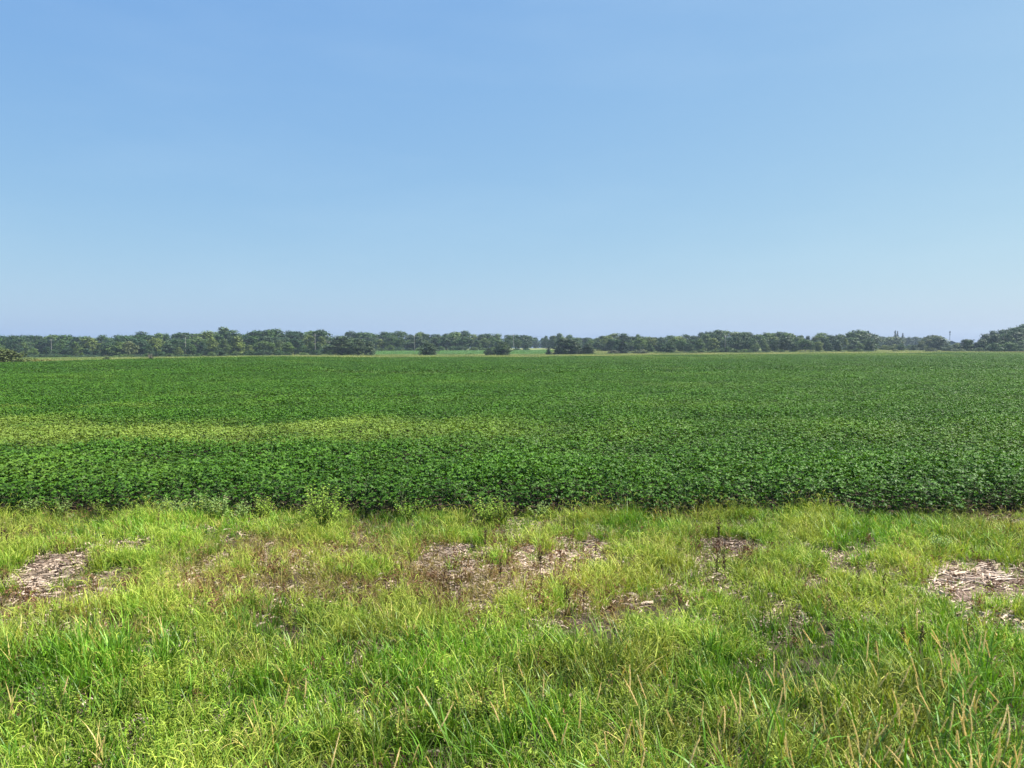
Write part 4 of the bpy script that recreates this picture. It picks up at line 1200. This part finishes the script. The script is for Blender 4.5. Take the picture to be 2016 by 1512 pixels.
# upright clump of coarse grass at the field edge
CLM = [tuft(2300, 60, .16, (.32, .62), (.006, .011), (-.05, .3), (.05, .5), M['tall'], 5, name='blades'), tuft(2301, 30, .10, (.25, .55), (.006, .012), (-.05, .35), (.05, .5), M['tall'], 5, name='blades')]
for px_, py_, k_, s_, lb in ((1250, 1040, 0, 1.0, 'tall coarse grass clump rising before the soybean edge right of centre'), (1225, 1038, 1, .9, 'smaller grass clump left of the tall coarse clump'), (625, 1055, 1, .9, 'bluish grass tuft in front of the tallest weed'),
                            (885, 1040, 1, .8, 'grass tuft left of the centre bush weeds'), (945, 1080, 1, .8, 'grass tuft at the left border of the middle bare patch'), (1850, 1105, 1, .8, 'grass tuft at the upper border of the right bare patch'), (160, 1345, 0, .85, 'thick dark green grass clump at lower left'),
                            (250, 1340, 0, .9, 'broad grass clump right of the thick lower left clump'), (520, 1255, 0, .75, 'round green grass clump left of centre in the drying grass'), (1420, 1370, 0, .9, 'darkest dense grass clump at lower right of centre'), (320, 1340, 1, 1.0, 'grass clump at the right end of the tall lower left grass')):
    x_, y_ = gpt(px_, py_)
    o = obj('grass_clump', CLM[k_], None, (x_, y_, h1(x_, y_))); o.scale = (s_,) * 3; o.rotation_euler = (0, 0, rrng.uniform(0, 6.28))
    tag(o, lb, 'grass clump', 'coarse grass clumps')

def dock(seed):
    rng = np.random.default_rng(seed); st, hd = MB(), MB(); h = .42
    top = Vector((rng.normal(0, .04), rng.normal(0, .04), h))
    st.tube([(0, 0, -.02), tuple(top * .5), tuple(top)], [.005, .004, .0015], 5)
    for b in range(5):
        t0 = rng.uniform(.35, .75); a = rng.uniform(0, 6.28); ln = rng.uniform(.06, .14)
        p0 = top * t0; p1 = p0 + Vector((math.cos(a) * ln * .35, math.sin(a) * ln * .35, ln))
        st.tube([tuple(p0), tuple(p1)], [.0025, .001], 4)
        for k in range(14):
            p = p0.lerp(p1, rng.uniform(.25, 1)) + Vector(rng.normal(0, .006, 3)); d = Vector(rng.normal(0, 1, 3)); d.z = abs(d.z)
            hd.leaf(p, d, Vector(rng.normal(0, 1, 3)), .016, .013, .5)
    for k in range(40):
        p = top * rng.uniform(.5, 1.0) + Vector(rng.normal(0, .008, 3)); d = Vector(rng.normal(0, 1, 3)); d.z = abs(d.z)
        hd.leaf(p, d, Vector(rng.normal(0, 1, 3)), .018, .014, .5)
    for k in range(4):
        a = rng.uniform(0, 6.28)
        st.leaf(top * rng.uniform(.1, .4), (math.cos(a), math.sin(a), -.3), (0, 0, 1), .09, .022, .5, .1, .4)
    return st.mesh('stem', M['dock']), hd.mesh('seed_cluster', M['dock'])
DK = [dock(2400 + i) for i in range(5)]
for px_, py_, s_, lb in ((959, 1112, 1.05, 'dark brown dried weed stalk at the left of the middle bare patch'), (1064, 1158, 1.05, 'dark brown dried weed stalk below the middle bare patch'), (1129, 1064, .75, 'dark dried stalk above the right side of the middle bare patch'),
    (1066, 1195, .7, 'short dark dried stalk under the tallest brown one near the middle'), (1112, 1228, .9, 'dark brown dried clump stalk in the hollow right of centre'), (1120, 1226, .75, 'dried stalk directly beside the dark one in the hollow'), (1150, 1225, .7, 'dried brown stalk at the right of the dark hollow'),
    (1640, 1048, .7, 'dark dried stalk in the lush grass at right'), (1415, 1085, 1.2, 'tall thin dark stalk at the small bare patch right of centre'), (1411, 1155, 1.0, 'thin dark stalk below the small bare patch, left of two'), (1428, 1152, 1.0, 'thin dark stalk below the small bare patch, right of two'),
    (1692, 1165, .8, 'brown dried stalk in the foxtail grass at right'), (1734, 1182, .7, 'small dark seed stalk left of the right bare patch'), (1783, 1300, .8, 'dark seed stalk left of the thick reed cluster'), (1807, 1312, 1.0, 'darkest tall seed stalk beside the thick reed cluster'),
    (888, 1195, .9, 'brown dying stalk in the drying grass near centre'), (905, 1180, .75, 'brown dying stalk right of another in the drying grass'), (872, 1165, .8, 'brown dying stalk at the upper drying grass near centre'), (812, 1130, .7, 'thin dead stalk left of the middle bare patch'), (790, 1140, .6, 'low dead stalk at far left of the middle litter'),
    (985, 1160, .8, 'brown stalk under the left part of the middle bare patch'), (310, 1055, .8, 'dark dried stalk in the grass at left'), (15, 1090, .9, 'dark dried stalk at the left border above the left bare patch'), (5, 1080, .8, 'dried stalk cut by the left border'), (10, 1230, .9, 'dark dead stalk below the left bare patch'), (180, 1140, .7, 'dead stalk at the right end of the left bare patch'),
    (1170, 1120, .7, 'dried stalk at the right end of the middle bare patch'), (1000, 1120, .6, 'short dried stalk inside the middle bare patch'), (1100, 1130, .6, 'thin dried stalk inside the lower middle bare patch'), (1735, 1205, .6, 'small brown stalk below the dark seed stalk at right')):
    x_, y_ = gpt(px_, py_)
    v = DK[int(rrng.integers(5))]
    t = thing('dried_stalk', lb, 'dried stalk', (x_, y_, h1(x_, y_)), (rrng.normal(0, .08), rrng.normal(0, .08), rrng.uniform(0, 6.28)), (s_ * .8, s_ * .8, s_), 'dark dried weed stalks')
    obj('stem', v[0], t); obj('seed_cluster', v[1], t)

# ------------------------------------------------------------------ haze
mb = MB()
mb.box((0, 495, 9.5), (2080, 1060, 29))
hz = bpy.data.meshes.new('haze')
hz.from_pydata(mb.v, [], mb.f)
hm, N, L = new_mat('haze_air')
pv = N.new('ShaderNodeVolumePrincipled')
pv.inputs['Color'].default_value = (0.62, 0.80, 1.0, 1)
pv.inputs['Density'].default_value = 0.00016
pv.inputs['Anisotropy'].default_value = 0.2
o = N.new('ShaderNodeOutputMaterial'); L.new(pv.outputs[0], o.inputs['Volume'])
hz.materials.append(hm)
ho = obj('haze', hz)
tag(ho, 'thin pale summer haze over the whole landscape', 'haze', kind='stuff')
